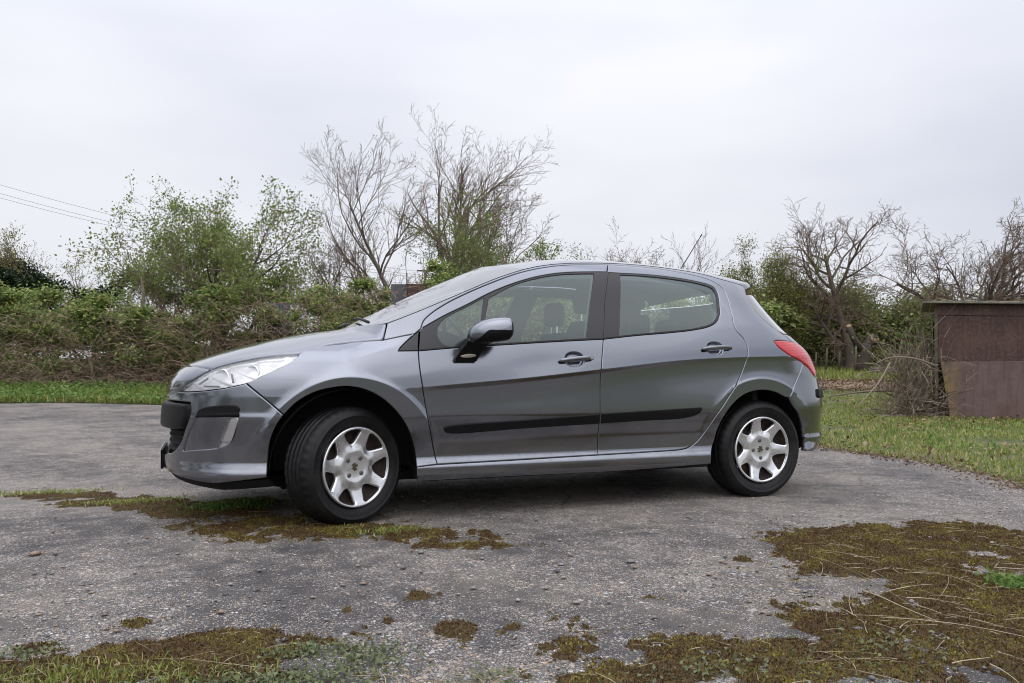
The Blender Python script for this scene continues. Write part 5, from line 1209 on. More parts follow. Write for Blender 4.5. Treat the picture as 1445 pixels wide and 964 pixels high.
# ---- loose stones on the tarmac
def pebbles(name, label, P, size, seed, m='pebble'):
    r = np.random.default_rng(seed); k = len(P)
    ico = np.array([(0, 0, 1), (.9, 0, .3), (.28, .85, .3), (-.72, .53, .3), (-.72, -.53, .3), (.28, -.85, .3), (0, 0, -.6)]); fc = np.array([(0, 1, 2), (0, 2, 3), (0, 3, 4), (0, 4, 5), (0, 5, 1), (6, 2, 1), (6, 3, 2), (6, 4, 3), (6, 5, 4), (6, 1, 5)])
    s = size*r.lognormal(0, .45, k); a = r.uniform(0, 2*PI, k); V = ico[None]*np.stack([s*r.uniform(.7, 1.3, k), s*r.uniform(.7, 1.3, k), s*r.uniform(.35, .7, k)], 1)[:, None]*r.uniform(.75, 1.2, (k, 7, 1))
    x = V[..., 0]*np.cos(a)[:, None]-V[..., 1]*np.sin(a)[:, None]; y = V[..., 0]*np.sin(a)[:, None]+V[..., 1]*np.cos(a)[:, None]; V = np.stack([x, y, V[..., 2]], -1)+P[:, None]
    o = (np.arange(k)*7)[:, None, None]; Fq = (o+fc[None]).reshape(-1, 3); tag(link_mesh(name, fast_mesh(name, V.reshape(-1, 3), Fq), m), label, 'gravel', kind='stuff')
n = 9000; D = 1.7+5.5*r.random(n)**1.6; L = (r.random(n)-.5)*D*1.5; P = CP+RV*L[:, None]+DV*D[:, None]; P = np.column_stack([P, terr(P[:, 0], P[:, 1])+.001])
keep = fbm(P[:, 0], P[:, 1], 1.3, 31) > .36; pebbles('loose_gravel', 'loose small stones scattered on the worn tarmac', P[keep], .0042, 4)
n = 420; D = 1.75+2.6*r.random(n); L = (r.random(n)-.42)*D*1.45; P = CP+RV*L[:, None]+DV*D[:, None]; pebbles('loose_gravel', 'larger pale stones lying among the foreground moss', np.column_stack([P, np.full(n, .005)]), .009, 5)
pebbles('soil_crumbs', 'dark soil and moss crumbs along the edges of the moss', CR, .0042, 6, 'moss_frond')
# ---- dry stalks lying about
def stalks(name, label, pts, ln, rad, m, seed, flat=.25, segs=4, cat='straw'):
    r = random.Random(seed); S = Segs()
    for p in pts:
        a = r.uniform(0, 2*PI); d = np.array([math.cos(a), math.sin(a), r.uniform(0, flat)]); L = ln*r.lognormvariate(-.25, .65); q = np.array(p); b = r.gauss(0, .10)
        for i in range(segs):
            e = q+d*L/segs; e[2] = max(e[2], p[2]+.002); S.add(q, e, rad*(1-.12*i), rad*(1-.12*(i+1))); q = e; d = d+np.array([-d[1]*b, d[0]*b, -.08*flat*4]); d /= np.linalg.norm(d)
    return tag(link_mesh(name, S.mesh(name, 3), m), label, cat, kind='stuff')
w = np.argwhere(v1 > .05); k = w[r.integers(0, len(w), 300)]; stalks('dry_stalks', 'bleached dry grass stalks lying over the foreground moss', [G1[i, j]+[0, 0, .006] for i, j in k], .07, .0013, 'straw', 3)
rt = [(CP+RV*(.9+1.5*r.random())+DV*(1.8+1.5*r.random())) for _ in range(120)]; stalks('dry_stalks', 'thick litter of dry straw at the right foreground edge', [np.array([p[0], p[1], .02]) for p in rt], .17, .0021, 'straw', 8)
rt = [(CP+RV*(-.35+.3*r.random())+DV*(1.78+.3*r.random())) for _ in range(60)]; stalks('dry_stalks', 'small heap of dry straw at the bottom of the foreground', [np.array([p[0], p[1], .02]) for p in rt], .10, .002, 'straw', 9)
# ---- grass and weeds
def scatter(n, L0, L1, D0, D1, seed, cond=None):
    r = np.random.default_rng(seed); L = r.uniform(L0, L1, n); D = r.uniform(D0, D1, n); P = CP+RV*L[:, None]+DV*D[:, None]; z = terr(P[:, 0], P[:, 1]); P = np.column_stack([P, z])
    return P if cond is None else P[cond(P)]
def off_road(P):
    out = np.zeros(len(P), bool)
    for i in range(0, len(P), 8000): out[i:i+8000] = ~inside(poly_c, P[i:i+8000, :2])
    return out
def stuff(name, label, me, m, cat): return tag(link_mesh(name, me, m), label, cat, kind='stuff')
r = np.random.default_rng(21)
# foreground weeds, left corner
def tuft(n, px, py_D, sp, seed):
    r = np.random.default_rng(seed); c = np.array(place(lat(px, py_D), py_D)); P = c+r.normal(size=(n, 2))*sp; return np.column_stack([P, np.full(n, .004)])
P = np.vstack([tuft(300, 140, 2.04, (.16, .035), 1), tuft(260, 60, 2.07, (.10, .04), 2), tuft(180, 250, 2.02, (.12, .03), 3)]); stuff('grass', 'short green grass growing in the bottom left corner', blade_mesh('g', P, .030, .0035, lean=.9, seed=2), 'grass_blade', 'grass')
P = np.vstack([tuft(700, 300, 1.98, (.16, .04), 4), tuft(450, 420, 2.0, (.14, .04), 5), tuft(260, 520, 2.2, (.06, .05), 6), tuft(260, 440, 2.25, (.08, .03), 7), tuft(120, 30, 2.2, (.05, .04), 8), tuft(150, 690, 2.0, (.06, .05), 14), tuft(220, 1230, 2.2, (.16, .1), 15), tuft(160, 1000, 2.1, (.14, .06), 16)]); P[:, 2] += .012
stuff('weeds', 'pale grey-green small leaved weeds in the foreground moss', leaf_mesh('w', P, .016, seed=3, up=.8), 'pale_weed', 'weed')
P = np.vstack([tuft(420, 555, 3.93, (.09, .03), 9), tuft(80, 500, 4.0, (.08, .03), 10)]); stuff('grass', 'grass tuft growing beside the front wheel', blade_mesh('g2', P, .026, .005, lean=.9, seed=4), 'grass_blade', 'grass')
P = np.vstack([tuft(800, 322, 4.62, (.10, .06), 11), tuft(300, 350, 4.7, (.08, .05), 12)]); stuff('weeds', 'feathery weed growing under the front bumper', leaf_mesh('w2', P+[0, 0, .02], .03, seed=5, aspect=.3, up=.5), 'weed_leaf', 'weed')
P = np.vstack([tuft(900, 190, 4.85, (.16, .05), 13), tuft(500, 60, 5.2, (.2, .06), 17)]); stuff('grass', 'low grass along the tarmac crack ahead of the car', blade_mesh('g3', P, .02, .006, lean=1.2, seed=6), 'grass_blade', 'grass')
P = tuft(300, 1432, 2.92, (.04, .05), 18); stuff('weeds', 'bright green weed among straw at the right edge', leaf_mesh('w3', P+[0, 0, .02], .025, seed=6, aspect=.5), 'weed_leaf', 'weed')
# field to the right
P = scatter(150000, 2.2, 17, 4.5, 19, 31, off_road); P = P[fbm(P[:, 0], P[:, 1], 1.1, 41) > .33]; P = P[(P[:, 0]-CP[0])*RV[0]+(P[:, 1]-CP[1])*RV[1] > 2.2]
stuff('grass', 'tussocky spring grass of the field behind the car', blade_mesh('g4', P, .05, .010, lean=.9, seed=7), 'grass_blade', 'grass')
P = scatter(9000, 3, 17, 5, 19, 32, off_road); P = P[fbm(P[:, 0], P[:, 1], .9, 51) > .5]; stuff('weeds', 'broad leaved weeds dotted through the field grass', leaf_mesh('w4', P+[0, 0, .03], .06, seed=8, up=.7), 'weed_leaf', 'weed')
P = scatter(7000, 3, 17, 4.8, 20, 33, off_road); P = P[fbm(P[:, 0], P[:, 1], .8, 61) > .47]; stuff('dead_leaves', 'dead leaves and chips littering the field', leaf_mesh('d', P+[0, 0, .035], .06, seed=9, up=1.2), 'dead_leaf', 'leaf litter')
P = scatter(9000, 6, 15, 17.6, 21, 34); stuff('dead_leaves', 'wood chips and dead leaves on the bare strip', leaf_mesh('d2', P+[0, 0, .06], .07, seed=10, up=1.2), 'dead_leaf', 'leaf litter')
P = scatter(16000, 4, 17, 20.5, 26, 35); stuff('grass', 'grass fringe at the foot of the wood', blade_mesh('g5', P, .16, .02, lean=.6, seed=11), 'grass_blade', 'grass')
ei = ec[(ec[:, 0] > 2) & (ec[:, 1] > -3)]; k = r.integers(0, len(ei), 5000); P = ei[k]+r.normal(size=(5000, 2))*[.10, .10]; P = np.column_stack([P, terr(P[:, 0], P[:, 1])+.004]); pebbles('soil_crumbs', 'brown soil crumbs along the ragged edge of the tarmac', P, .008, 7, 'dead_leaf')
k = r.integers(0, len(ei), 900); P = ei[k]+r.normal(size=(900, 2))*.16; stuff('dead_leaves', 'dead leaves gathered along the tarmac edge behind the car', leaf_mesh('d3', np.column_stack([P, terr(P[:, 0], P[:, 1])+.015]), .035, seed=14, up=1.2), 'dead_leaf', 'leaf litter')
# verge under the hedge
P = scatter(60000, -16, 3, 14.6, 18.8, 36, off_road); P[:, 2] += .02; stuff('grass', 'long grass on the verge below the brambles', blade_mesh('g6', P, .13, .014, lean=.9, seed=12), 'grass_blade', 'grass')
P = scatter(26000, -16, 3, 14.9, 18.6, 37, off_road); P[:, 2] += r.uniform(.02, .24, len(P))*(fbm(P[:, 0], P[:, 1], .8, 71)+.3); stuff('weeds', 'lush green verge plants below the brambles', leaf_mesh('w5', P, .085, seed=13, up=.6), 'weed_leaf', 'weed')

# ---- bramble hedge
def hedge(name, label, L0, L1, D0, depth, hfun, n_leaf, n_cane, seed, leaf_m, size, cat='hedge', n_shoot=0, clump=(.22, .58), low=.35, swap=False):
    rv, dv = (DV, RV) if swap else (RV, DV)
    place = lambda l, d: tuple(float(c) for c in CP+rv*l+dv*d)
    r = np.random.default_rng(seed); x0, y0 = place((L0+L1)/2, D0); z0 = float(terr(x0, y0)); org = np.array([x0, y0, z0]); T = tag(empty(name, org), label, cat)
    nc = int((L1-L0)*float(np.mean(hfun(np.linspace(L0, L1, 30))))*depth*1.5/(clump[1]**2)/2.2)
    L = r.uniform(L0, L1, nc); h = hfun(L)*(.74+.5*fbm(L, L*0, .6, seed, 3)); u = r.random(nc)**.62; v = r.random(nc)
    keep = u > low*r.random(nc)*1.6; L, h, u, v = L[keep], h[keep], u[keep], v[keep]; nc = len(L)
    R = r.uniform(*clump, nc)*(1.1-.45*u); zc = np.maximum(R*.5, u*h-R*.6); D = D0+depth*(v-.15)+.5*(zc/np.maximum(h, .3))*.6
    w = R**2*(.45+.9*u)*r.uniform(.4, 1.5, nc); cnt = np.maximum(8, (n_leaf*w/w.sum()).astype(int)); k = np.repeat(np.arange(nc), cnt); n = len(k)
    d = r.normal(size=(n, 3)); d[:, 2] = d[:, 2]*.75+.40; d /= np.linalg.norm(d, axis=1)[:, None]; rad = R[k]*(r.random(n)**.45)*(1+.38*r.normal(size=n))
    Lp = L[k]+d[:, 0]*rad; Dp = D[k]+d[:, 1]*rad*.8; zp_ = np.maximum(.03, zc[k]+d[:, 2]*rad*.8); P = CP+rv*Lp[:, None]+dv*Dp[:, None]; P = np.column_stack([P, terr(P[:, 0], P[:, 1])+zp_])
    dirs = np.column_stack([rv[0]*d[:, 0]+dv[0]*d[:, 1], rv[1]*d[:, 0]+dv[1]*d[:, 1], d[:, 2]*.3])
    o = link_mesh('foliage', leaf_mesh('foliage', P, size, org, seed=seed, up=.8, dirs=dirs), leaf_m, T, org); o['kind'] = 'stuff'
    rd = random.Random(seed); S = Segs()
    for i in range(n_cane):
        l = rd.uniform(L0, L1); dd = D0+rd.uniform(-.75, depth*.6); x, y = place(l, dd); p = np.array([x, y, float(terr(x, y))]); hh = float(hfun(np.array([l]))[0])
        vv = np.array([rd.gauss(0, .7), rd.gauss(0, .45)-.15, rd.uniform(.2, 1.2)]); vv /= np.linalg.norm(vv); nn_ = 9; Lc = hh*rd.uniform(.25, .85); rd_ = rd.uniform(.004, .010)
        if rd.random() < .55: p[2] += hh*rd.uniform(.1, .75); Lc *= .6
        for kk in range(nn_):
            q = p+vv*Lc/nn_; S.add(p, q, rd_*(1-.07*kk), rd_*(1-.07*(kk+1))); p = q; vv = vv+np.array([rd.gauss(0, .12), rd.gauss(0, .12), -.17]); vv /= np.linalg.norm(vv)
    for i in range(n_shoot):
        l = rd.uniform(L0, L1); dd = D0+rd.uniform(.1, depth); x, y = place(l, dd); hh = float(hfun(np.array([l]))[0]); p = np.array([x, y, float(terr(x, y))+hh*rd.uniform(.7, .95)]); vv = np.array([rd.gauss(0, .5), rd.gauss(0, .2), .9]); Lc = rd.uniform(.15, .55)
        for kk in range(5): q = p+vv*Lc/5; S.add(p, q, .006-.0008*kk, .006-.0008*(kk+1)); p = q; vv = vv+np.array([rd.gauss(0, .15), rd.gauss(0, .15), -.05])
    if S.a: o = link_mesh('canes', S.mesh('canes', 3, org), 'cane', T, org); o['kind'] = 'stuff'
    return T
def leaf_blob(parent, org, blobs, n, m, size, seed):
    r = np.random.default_rng(seed); Ps = []
    for (px, py, D, rx, rz) in blobs:
        c = np.array([*place(lat(px, D), D), hgt(py, D)]); d = r.normal(size=(n, 3)); d /= np.linalg.norm(d, axis=1)[:, None]; rr_ = r.random(n)**.35*(1+.2*r.normal(size=n)); Ps.append(c+d*rr_[:, None]*[rx, rx, rz])
    o = link_mesh('ivy', leaf_mesh('ivy', np.vstack(Ps), size, org, seed=seed, up=.5), m, parent, org); o['kind'] = 'stuff'
hedge('bramble_hedge', 'long tangled bramble hedge with brown canes along the verge', -16.5, 5.5, 18.7, 1.8, lambda L: np.interp(L, [-17, -13, -9, -6, -3.6, -2, 0, 2, 5], [2.35, 2.3, 2.25, 2.6, 2.95, 2.9, 2.75, 2.5, 2.3]), 76000, 5600, 3, 'bramble_leaf', .10, n_shoot=160)
hedge('bramble_hedge', 'second row of brambles filling the back of the hedge', -17, 7, 20.3, 1.2, lambda L: np.interp(L, [-17, -9, -6, -2, 2, 7], [2.3, 2.2, 2.5, 2.75, 2.7, 2.3]), 34000, 900, 8, 'bramble_leaf', .12, n_shoot=60, low=.1)
hedge('scrub', 'dark scrub showing through the gaps behind the brambles', -18, 8, 21.9, 1.0, lambda L: np.interp(L, [-18, -9, -6, -2, 2, 8], [1.7, 1.7, 2.0, 2.3, 2.3, 2.0]), 22000, 0, 18, 'olive_leaf', .2, low=.0)
hedge('hedgerow', 'unseen tall hedgerow added beyond the left edge to darken the nose reflections', -16, 19, -20, 2.5, lambda L: 4.6+2.2*fbm(L, L*0, .2, 9), 30000, 40, 13, 'olive_leaf', .24, clump=(1.0, 1.9), low=.1, swap=True)  # out of view, added so the bumper and nose reflect something dark
hedge('hedgerow', 'hedgerow across the field behind the photographer, mirrored in the doors', -40, 40, -24, 2.5, lambda L: 1.4+1.2*fbm(L, L*0, .22, 5), 22000, 60, 12, 'olive_leaf', .26, clump=(.8, 1.5), low=.1)
# ---- trees
def up(*a): return a
tree('bare_tree', 'tall bare tree with fanned windswept twigs above the windscreen', 606, 24, [((.04, 0, 1), 5.90, .17), ((-1.0, .1, .75), 4.27, .09), ((1.0, .1, .7), 4.57, .09), ((-.5, -.1, 1), 5.66, .09), ((.45, 0, 1), 5.90, .09), ((-1.1, 0, .32), 3.38, .06), ((1.2, 0, .35), 3.58, .06)], 4, 'bark_grey', 'twig_brown', ('bud', .035, 1, .02), thin=.0055, kids=(11, 7, 5, 3), ratio=(.60, .55, .5, .5), spread=(.8, .65, .7, .8), lift=.075, wind=(.03, -.01, 0), wig=.12, start=.24, wig0=.06)
tree('leafy_tree', 'bushy hawthorn coming into small green leaf above the hedge', 312, 22, [((.0, 0, 1), 4.12, .10), ((-.35, .1, 1), 3.89, .08), ((.4, 0, 1), 4.12, .08), ((.75, .1, .7), 3.43, .06), ((-.1, -.3, 1), 4.23, .07)], 4, 'bark_brown', 'twig_brown', ('fresh_leaf', .078, 4, .10), thin=.006, kids=(8, 6, 5, 3), lift=.08, wig=.19, start=.15)
tree('leafy_tree', 'slender leaning tree in pale leaf left of the hawthorn', 238, 21.5, [((.08, 0, 1), 4.24, .075), ((.30, .1, 1), 3.53, .05), ((-.30, 0, 1), 3.06, .04)], 4, 'bark_green', 'twig_brown', ('fresh_leaf', .075, 5, .09), thin=.006, kids=(7, 5, 4, 2), lift=.10, wig=.2, start=.3)
IVT = tree('ivy_tree', 'small rounded ivy-clad tree at the far left edge', 62, 27, [((-.15, 0, 1), 3.3, .12), ((.35, 0, 1), 3.2, .09), ((-.5, .2, .8), 2.9, .08), ((.6, .1, .7), 2.4, .06)], 4, 'bark_green', 'twig_brown', ('willow_leaf', .06, 3, .07), thin=.007, kids=(7, 6, 5, 2), lift=.09, wig=.2, start=.3)
tree('leafy_shrub', 'green-leaved saplings crowding the right side of the bare tree', 705, 21.5, [((.0, 0, 1), 3.63, .05), ((.25, .1, 1), 3.63, .05), ((-.25, 0, 1), 3.08, .045), ((.5, 0, .9), 3.29, .045), ((.12, .2, 1), 3.95, .045), ((.75, .1, .7), 2.96, .04)], 4, 'bark_brown', 'twig_brown', ('fresh_leaf', .066, 4, .09, 5.2), cat='shrub', thin=.006, kids=(7, 5, 4, 3), lift=.12, wig=.16, start=.12)
tree('twiggy_bush', 'bare brown twiggy bush rising behind the roof', 868, 24, [((-.4, 0, 1), 3.24, .05), ((.0, 0, 1), 3.48, .05), ((.4, 0, 1), 3.24, .05), ((.75, 0, .8), 2.88, .04), ((-.8, 0, .8), 3.00, .04)], 4, 'bark_brown', 'twig_brown', ('bud', .03, 1, .02), cat='shrub', thin=.006, kids=(8, 6, 4, 3), lift=.10, wig=.22, start=.1)
tree('bare_sapling', 'thin pale bare sapling standing tall behind the aerial', 930, 28, [((.1, 0, 1), 4.62, .045), ((.35, 0, 1), 3.96, .035)], 3, 'bark_grey', 'bark_grey', None, thin=.006, kids=(9, 5, 3), ratio=(.42, .5, .5), lift=.12, wig=.1, start=.25, spread=(.5, .6, .7))
tree('bare_sapling', 'lower bare sapling just right of the aerial', 990, 28, [((.2, 0, 1), 3.0, .04), ((-.3, 0, 1), 2.6, .03)], 3, 'bark_grey', 'bark_grey', None, thin=.006, kids=(9, 5, 3), ratio=(.45, .5, .5), lift=.10, wig=.13, start=.2, spread=(.55, .6, .7))
tree('willow_bush', 'yellow-green willow bush behind the tailgate', 1085, 26, [((-.35, 0, 1), 2.81, .06), ((.0, .1, 1), 3.12, .06), ((.35, 0, 1), 2.91, .06), ((.6, 0, .8), 2.50, .05), ((-.6, 0, .8), 2.29, .05)], 4, 'bark_green', 'bark_green', ('willow_leaf', .055, 4, .12), cat='shrub', thin=.006, kids=(8, 6, 5, 3), lift=.12, wig=.14, start=.1)
tree('gnarled_tree', 'bare gnarled tree with a crooked dark trunk at the wood edge', 1196, 25.5, [((.03, 0, 1), 4.08, .17), ((-.18, .0, 1), 2.47, .10)], 4, 'bark_brown', 'twig_brown', ('bud', .03, 1, .02), thin=.0065, kids=(11, 8, 6, 3), ratio=(.72, .58, .5, .5), spread=(1.05, .85, .85, .9), lift=.04, wig=.24, start=.42, wig0=.10)
tree('gnarled_tree', 'spreading bare tree showing above the rusty shed roof', 1375, 24, [((-.25, 0, 1), 3.81, .13), ((.35, 0, .9), 4.39, .13), ((-.75, .1, .7), 4.10, .09), ((.9, 0, .5), 4.10, .09)], 4, 'bark_brown', 'twig_brown', ('bud', .03, 1, .02), thin=.0065, kids=(9, 8, 6, 3), ratio=(.62, .58, .5, .5), spread=(.95, .85, .85, .9), lift=.045, wig=.24, start=.3)
for i, (px, D, h, lab) in enumerate(((1020, 31, 2.9, 'olive shrub at the left end of the wood behind the car'), (1120, 31, 2.9, 'dense olive shrub filling the wood left of the gnarled trunk'), (1165, 28.5, 2.5, 'low olive thicket between the gnarled trunk and the willow'), (1245, 29, 2.7, 'dense olive thicket behind the cut stump'), (1310, 30, 2.6, 'olive thicket between the stump and the shed'), (1400, 30, 2.4, 'olive thicket behind the shed roof'), (1500, 29, 2.5, 'olive thicket at the right edge behind the shed'))):
    tree('thicket', lab, px, D, [((-.6, 0, 1), h*.72, .05), ((-.2, 0, 1), h*.85, .05), ((.2, 0, 1), h*.85, .05), ((.6, 0, 1), h*.72, .05), ((0, -.3, 1), h*.8, .04), ((.9, 0, .8), h*.6, .04), ((-.9, 0, .8), h*.6, .04)], 3, 'bark_brown', 'bark_green', ('olive_leaf', .10, 7, .20), group='thickets of the wood behind the field', cat='shrub', thin=.007, kids=(12, 7, 4), lift=.10, wig=.14, start=.04)
leaf_blob(IVT, np.array(IVT.location), [(12, 376, 26.8, .45, .35), (34, 392, 26.6, .55, .5), (58, 404, 26.7, .5, .45), (25, 412, 26.6, .8, .45)], 1100, 'ivy_leaf', .11, 4)
hedge('ivy_mass', 'dark ivy mound left of the slender leaning tree', -16.5, -10.2, 23.5, 1.2, lambda L: np.interp(L, [-17, -15.5, -14, -12, -10], [3.3, 3.2, 2.75, 2.95, 2.7]), 16000, 60, 15, 'ivy_leaf', .12, cat='shrub', low=.1)
hedge('undergrowth', 'dark leafy undergrowth at the foot of the wood', 5.5, 22, 27.5, 1.6, lambda L: 1.3+.6*fbm(L, L*0, .5, 4), 20000, 900, 16, 'olive_leaf', .11, cat='hedge', n_shoot=60, low=.1)
# broken pale snag standing in the brambles
x, y, z = spot(200, 20.2); S = Segs(); p = np.array([x, y, z]); T = tag(empty('dead_snag', (x, y, z)), 'broken pale dead stem sticking out of the brambles', 'dead tree')
b = MB(); b.tube([(x, y, z), (x-.05, y, z+1.2), (x+.05, y, z+2.3), (x-.02, y, z+2.75)], [.07, .06, .045, .012], 7); o = b.build('trunk', 'pale_wood', T, True, (x, y, z))
# ---- corrugated sheets behind the brambles
def sheet_metal(name, label, px, D, z0, w, h, m, yaw, tilt):
    x, y, z = spot(px, D); n = int(w/.019); b = MB(); G = []
    for i in range(n+1):
        u = -w/2+w*i/n; off = .018*math.sin(i*PI/2); G.append([(u, off, z0), (u+.02, off+tilt*h*.5, z0+h*.5), (u, off+tilt*h, z0+h)])
    G = np.array(G); ca, sa = math.cos(yaw), math.sin(yaw); Q = np.stack([G[..., 0]*ca-G[..., 1]*sa, G[..., 0]*sa+G[..., 1]*ca, G[..., 2]], -1)
    front = Q; back = Q+np.array([-sa*.004*-1, ca*.004, 0]); b.grid(front); b.grid(back[:, ::-1])
    e = empty(name, (x, y, z)); tag(e, label, 'metal sheet'); me = mesh_from(name, b.v, b.f, True); o = link_mesh('sheet', me, m); o.parent = e
sheet_metal('corrugated_sheet', 'grey corrugated sheet leaning behind the brambles', 566, 19.1, 1.75, .5, .75, 'galvanised', -.3, .1)
sheet_metal('corrugated_sheet', 'rust red corrugated sheet beside the grey one', 598, 19.15, 1.72, .8, .78, 'rusty_steel', -.25, .05)
sheet_metal('corrugated_sheet', 'dark bluish sheet half buried in the hedge', 392, 19.5, 1.3, .55, .75, 'galvanised', -.4, .15)
# ---- pollard stump
x, y, z = spot(1217, 24); T = tag(empty('cut_stump', (x, y, z)), 'sawn pollard stump with a pale cut face at the wood edge', 'stump'); o0 = (x, y, z)
def put3(b, name, m): return b.build(name, m, T, True, o0)
ax = np.array([RV[0], RV[1], 0])*.8; bx = np.array([0, 0, .95]); O = np.array([x, y, z])
put3(MB().tube([O+ax*.0-bx*.1, O+ax*.02+bx*.35, O+ax*.10+bx*.75, O+ax*.14+bx*.95], [.26, .19, .18, .16], 12), 'trunk', 'bark_dark')
put3(MB().tube([O+ax*.05+bx*.7, O+ax*.30+bx*1.05, O+ax*.46+bx*1.20], [.15, .13, .12], 10), 'limb', 'bark_dark')
put3(MB().tube([O-ax*.0+bx*.7, O-ax*.35+bx*1.15, O-ax*.50+bx*1.50], [.12, .09, .08], 10), 'limb', 'bark_dark')
dcam = -np.array([DV[0], DV[1], 0])
for c_, d_, r_2 in ((O+ax*.40+bx*1.12+dcam*.10, dcam*.9+ax*.3+bx*.25, .125), (O-ax*.515+bx*1.53, bx*.8+dcam*.5-ax*.3, .08), (O+ax*.62+bx*1.08, ax*.7+dcam*.6, .065)):
    d_ = d_/np.linalg.norm(d_); put3(MB().tube([c_-d_*.22, c_-d_*.02], [r_2*1.02, r_2*1.0], 12), 'limb', 'bark_dark'); put3(MB().tube([c_-d_*.02, c_], [r_2*.93, r_2*.9], 12), 'cut_face', 'cut_wood')
x, y, z = spot(1245, 23.2); b = MB().tube([(x-.35, y, z+.12), (x+.3, y-.1, z+.10)], [.13, .11], 10); lg = b.build('log', 'bark_brown', None, True, (x, y, z)); tag(lg, 'short sawn log lying beside the cut stump', 'log'); MB().tube([(x+.3, y-.1, z+.10), (x+.315, y-.104, z+.10)], .10, 10).build('cut_face', 'cut_wood', lg, False, (x, y, z))
# stakes
for px, D, h, lab in ((1165, 24.5, .75, 'thin wooden stake left of the gnarled trunk'), (1206, 23.6, .85, 'pale leaning stake in front of the stump'), (1183, 24.5, .65, 'short stake beside the gnarled trunk'), (1150, 25, .6, 'low stake nearest the tailgate')):
    x, y, z = spot(px, D); o = MB().tube([(x, y, z-.1), (x+.04, y, z+h*.6), (x+.06, y, z+h)], [.035, .033, .028], 6).build('stake', 'old_timber', None, True, (x, y, z)); tag(o, lab, 'stake', 'stakes by the wood')
# ---- rusty shed
def shed():
    D0 = 12.0; a = np.array([*place(lat(1322, D0), D0)]); bq = np.array([*place(lat(1480, 11.0)+1.2, 10.9)]); e = bq-a; W_ = np.linalg.norm(e); e /= W_; nb = np.array([-e[1], e[0]])
    if nb@DV < 0: nb = -nb
    z = float(terr(*a))-.04; o0 = (a[0], a[1], z); T = tag(empty('rusty_shed', o0), 'low rusty steel shed with a flat roof beside the field', 'shed'); yaw = math.atan2(e[1], e[0])
    R = Matrix.Rotation(yaw, 4, 'Z'); sgn = 1 if (np.array([-e[1], e[0]])@DV) > 0 else -1
    def bxp(name, u0, u1, v0, v1, z0, z1, m, par=T, bev=.004):
        me = MB().box(((u0+u1)/2, sgn*(v0+v1)/2, (z0+z1)/2), (u1-u0, v1-v0, z1-z0)).build(name, m, None, False, None, bev)
        for v_ in me.data.vertices:
            if v_.co.z > 1.2: v_.co.z -= .045*max(0, v_.co.x)
            if name == 'lower_panel' and v_.co.x < .3: v_.co.x += .13*(1-v_.co.z/.88)-.05
        me.parent = par
        if par is T: me.rotation_euler = (0, 0, yaw)
        return me
    H_ = 1.72
    up_ = bxp('upper_panel', .02, W_, .0, .03, .86, H_-.13, 'rusty_steel'); bxp('top_rail', .0, W_, -.012, .03, H_-.128, H_+.04, 'rusty_steel'); lo_ = bxp('lower_panel', .10, W_, -.05, -.02, .0, .88, 'rusty_steel_pale')
    bxp('side_wall', -.0, .03, .035, 1.9, 0, H_-.02, 'old_timber'); bxp('corner_post', -.03, .015, -.008, .045, 0, H_-.0, 'old_timber'); bxp('door_gap', -.035, -.002, .5, .62, .3, H_-.2, 'under_black')
    rf = bxp('roof', -.20, W_, -.14, 2.0, H_+.055, H_+.085, 'roof_felt'); rf.rotation_euler = (0, .006, yaw)
    bxp('mid_batten', .02, W_, -.018, -.001, .862, .884, 'rusty_steel')
    for k in range(12):
        for zz in (.91, H_-.17): bxp('bolt', .10+k*.28, .122+k*.28, -.012, .002, zz, zz+.022, 'galvanised', T, 0)
    for k in range(1, 4): bxp('panel_joint', k*1.05, k*1.05+.03, -.008, .002, .886, H_-.135, 'rusty_steel')
    bxp('back_wall', 0, W_, 1.9, 1.95, 0, H_, 'old_timber'); bxp('latch', 1.12, 1.24, -.045, .0, .885, .91, 'cut_wood')
    S = Segs(); rd = random.Random(4)
    for i in range(240):
        u, v = rd.uniform(.05, W_), rd.uniform(0, 1.5); p = np.array([a[0]+e[0]*u+nb[0]*v, a[1]+e[1]*u+nb[1]*v, z+H_+.095-.05*u]); th = rd.uniform(0, PI); d = np.array([math.cos(th), math.sin(th), rd.uniform(0, .25)]); S.add(p, p+d*rd.uniform(.08, .3), .005, .003)
    tag(link_mesh('dry_stalks', S.mesh('rt', 3), 'straw'), 'dry stalks and twigs lying on the shed roof', 'straw', kind='stuff')
    return a, e, nb, z
sa_, se_, sn_, sz_ = shed()
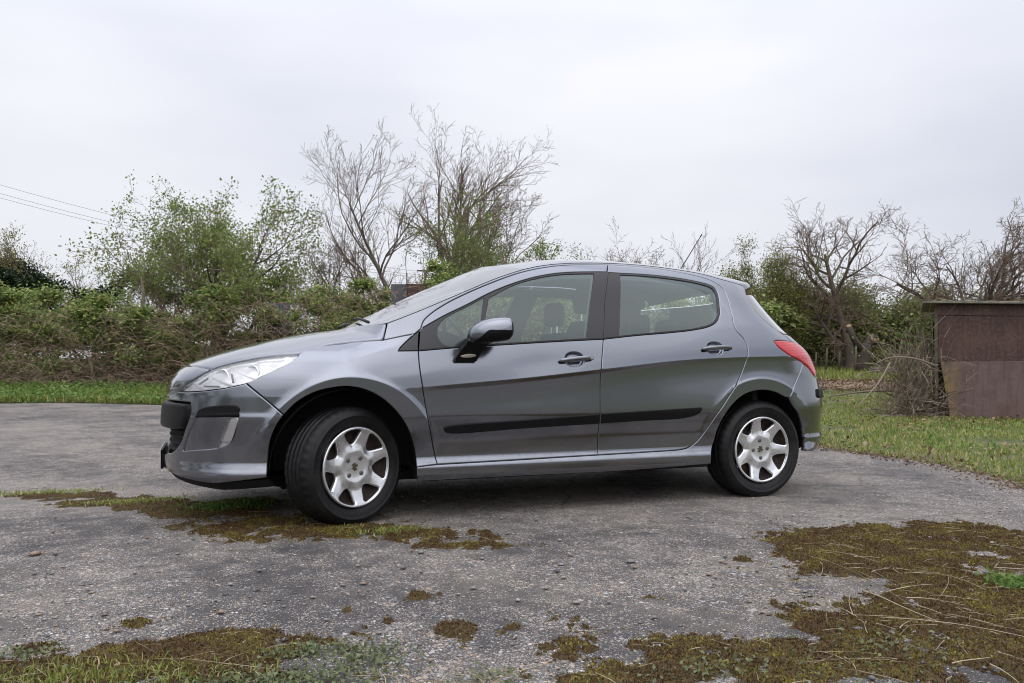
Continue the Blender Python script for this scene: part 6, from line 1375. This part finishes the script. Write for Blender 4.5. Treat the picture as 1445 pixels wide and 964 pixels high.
# brushwood heaped against the shed
def brush():
    x, y, z = spot(1292, 12.2); org = np.array([x, y, z]); T = tag(empty('brush_pile', org), 'tangled heap of dead brushwood against the shed side', 'brushwood'); rd = random.Random(6); S = Segs()
    for i in range(800):
        a = rd.gauss(0, 1); q = rd.random(); base = org+np.array([RV[0], RV[1], 0])*rd.gauss(.04, .24)*(1.15-q*.4)+np.array([DV[0], DV[1], 0])*rd.gauss(.1, .28); base[2] = z+rd.random()**1.8*.95
        v = np.array([RV[0], RV[1], 0])*rd.gauss(.12, .55)+np.array([DV[0], DV[1], 0])*rd.gauss(0, .4)+np.array([0, 0, rd.uniform(-.3, 1.2)]); v /= np.linalg.norm(v); L = rd.uniform(.2, .75); p = base; rad = rd.uniform(.003, .0075)
        for k in range(4):
            e = p+v*L/4; e[2] = max(e[2], z+.01); S.add(p, e, rad*(1-.15*k), rad*(1-.15*(k+1))); p = e; v = v+np.array([rd.gauss(0, .2), rd.gauss(0, .2), rd.gauss(-.12, .2)]); v /= np.linalg.norm(v)
    o = link_mesh('twigs', S.mesh('twigs', 4, org), 'brushwood', T, org); o['kind'] = 'stuff'
    S = Segs()
    for i in range(46):                                  # climbing stems up the shed corner
        p = org+np.array([RV[0], RV[1], 0])*rd.uniform(-.35, .22)+np.array([0, 0, rd.uniform(.1, .8)]); v = np.array([RV[0], RV[1], 0])*rd.gauss(.1, .35)+np.array([0, 0, 1.]); L = rd.uniform(.5, 1.25)
        for k in range(6):
            e = p+v*L/6; S.add(p, e, .008-.001*k, .008-.001*(k+1)); p = e; v = v+np.array([rd.gauss(0, .2), rd.gauss(0, .2), -.05])
    link_mesh('climbing_stems', S.mesh('stems', 4, org), 'brushwood', T, org)
    P = np.array([org+np.array([RV[0], RV[1], 0])*rd.gauss(-.15, .3)+np.array([0, 0, rd.uniform(.5, 1.6)]) for _ in range(420)]); o = link_mesh('foliage', leaf_mesh('f', P, .05, org, seed=4), 'fresh_leaf', T, org); o['kind'] = 'stuff'
brush()
def branch(label, pts, rad):
    P = [np.array([*place(lat(px, D), D), hgt(py, D)]) for px, py, D in pts]; o0 = tuple(P[0]); sp = catmull(np.array(P), .12); o = MB().tube([tuple(p) for p in sp], list(np.linspace(rad, rad*.5, len(sp))), 7).build('fallen_branch', 'brushwood', None, True, o0); tag(o, label, 'branch', 'dead branches by the shed')
branch('pale dead branch arching out from the brushwood heap', [(1322, 517, 11.6), (1290, 506, 11.5), (1255, 505, 11.5), (1233, 515, 11.5)], .016)
branch('long pale branch lying in the field grass', [(1265, 551, 13.0), (1220, 553, 13.2), (1172, 559, 13.4)], .022)
branch('dark branch sloping into the grass before the heap', [(1256, 512, 11.8), (1240, 540, 11.4), (1208, 576, 10.9)], .014)
# ---- overhead cables and the pole that holds them, beyond the hawthorn
px0, D0 = 600, 66; x, y, z = spot(px0, D0); zt = hgt(384, D0)
pole = tag(empty('utility_pole', (x, y, z-1)), 'distant utility pole hidden behind the brambles and bare tree', 'pole'); MB().tube([(x, y, z-1), (x, y, zt+.2)], [.13, .10], 8).build('shaft', 'old_timber', pole, True, (x, y, z-1)); MB().box((x, y, zt+.1), (1.4, .1, .1)).build('crossarm', 'old_timber', pole, False, (x, y, z-1))
for py0, py1, lab in ((252, 384, 'topmost overhead cable at the upper left'), (265, 389, 'middle overhead cable at the upper left'), (271.5, 392, 'lowest overhead cable at the upper left')):
    A = np.array([*place(lat(-60, 58), 58), hgt(py0-9, 58)]); B_ = np.array([x, y, hgt(py1, D0)]); t = np.linspace(0, 1, 24)[:, None]; P = A+(B_-A)*t; P[:, 2] -= (.9*4*t*(1-t))[:, 0]
    o = MB().tube([tuple(p) for p in P], .011, 5).build('overhead_cable', 'cable', None, True, tuple(A)); tag(o, lab, 'cable', 'overhead cables')
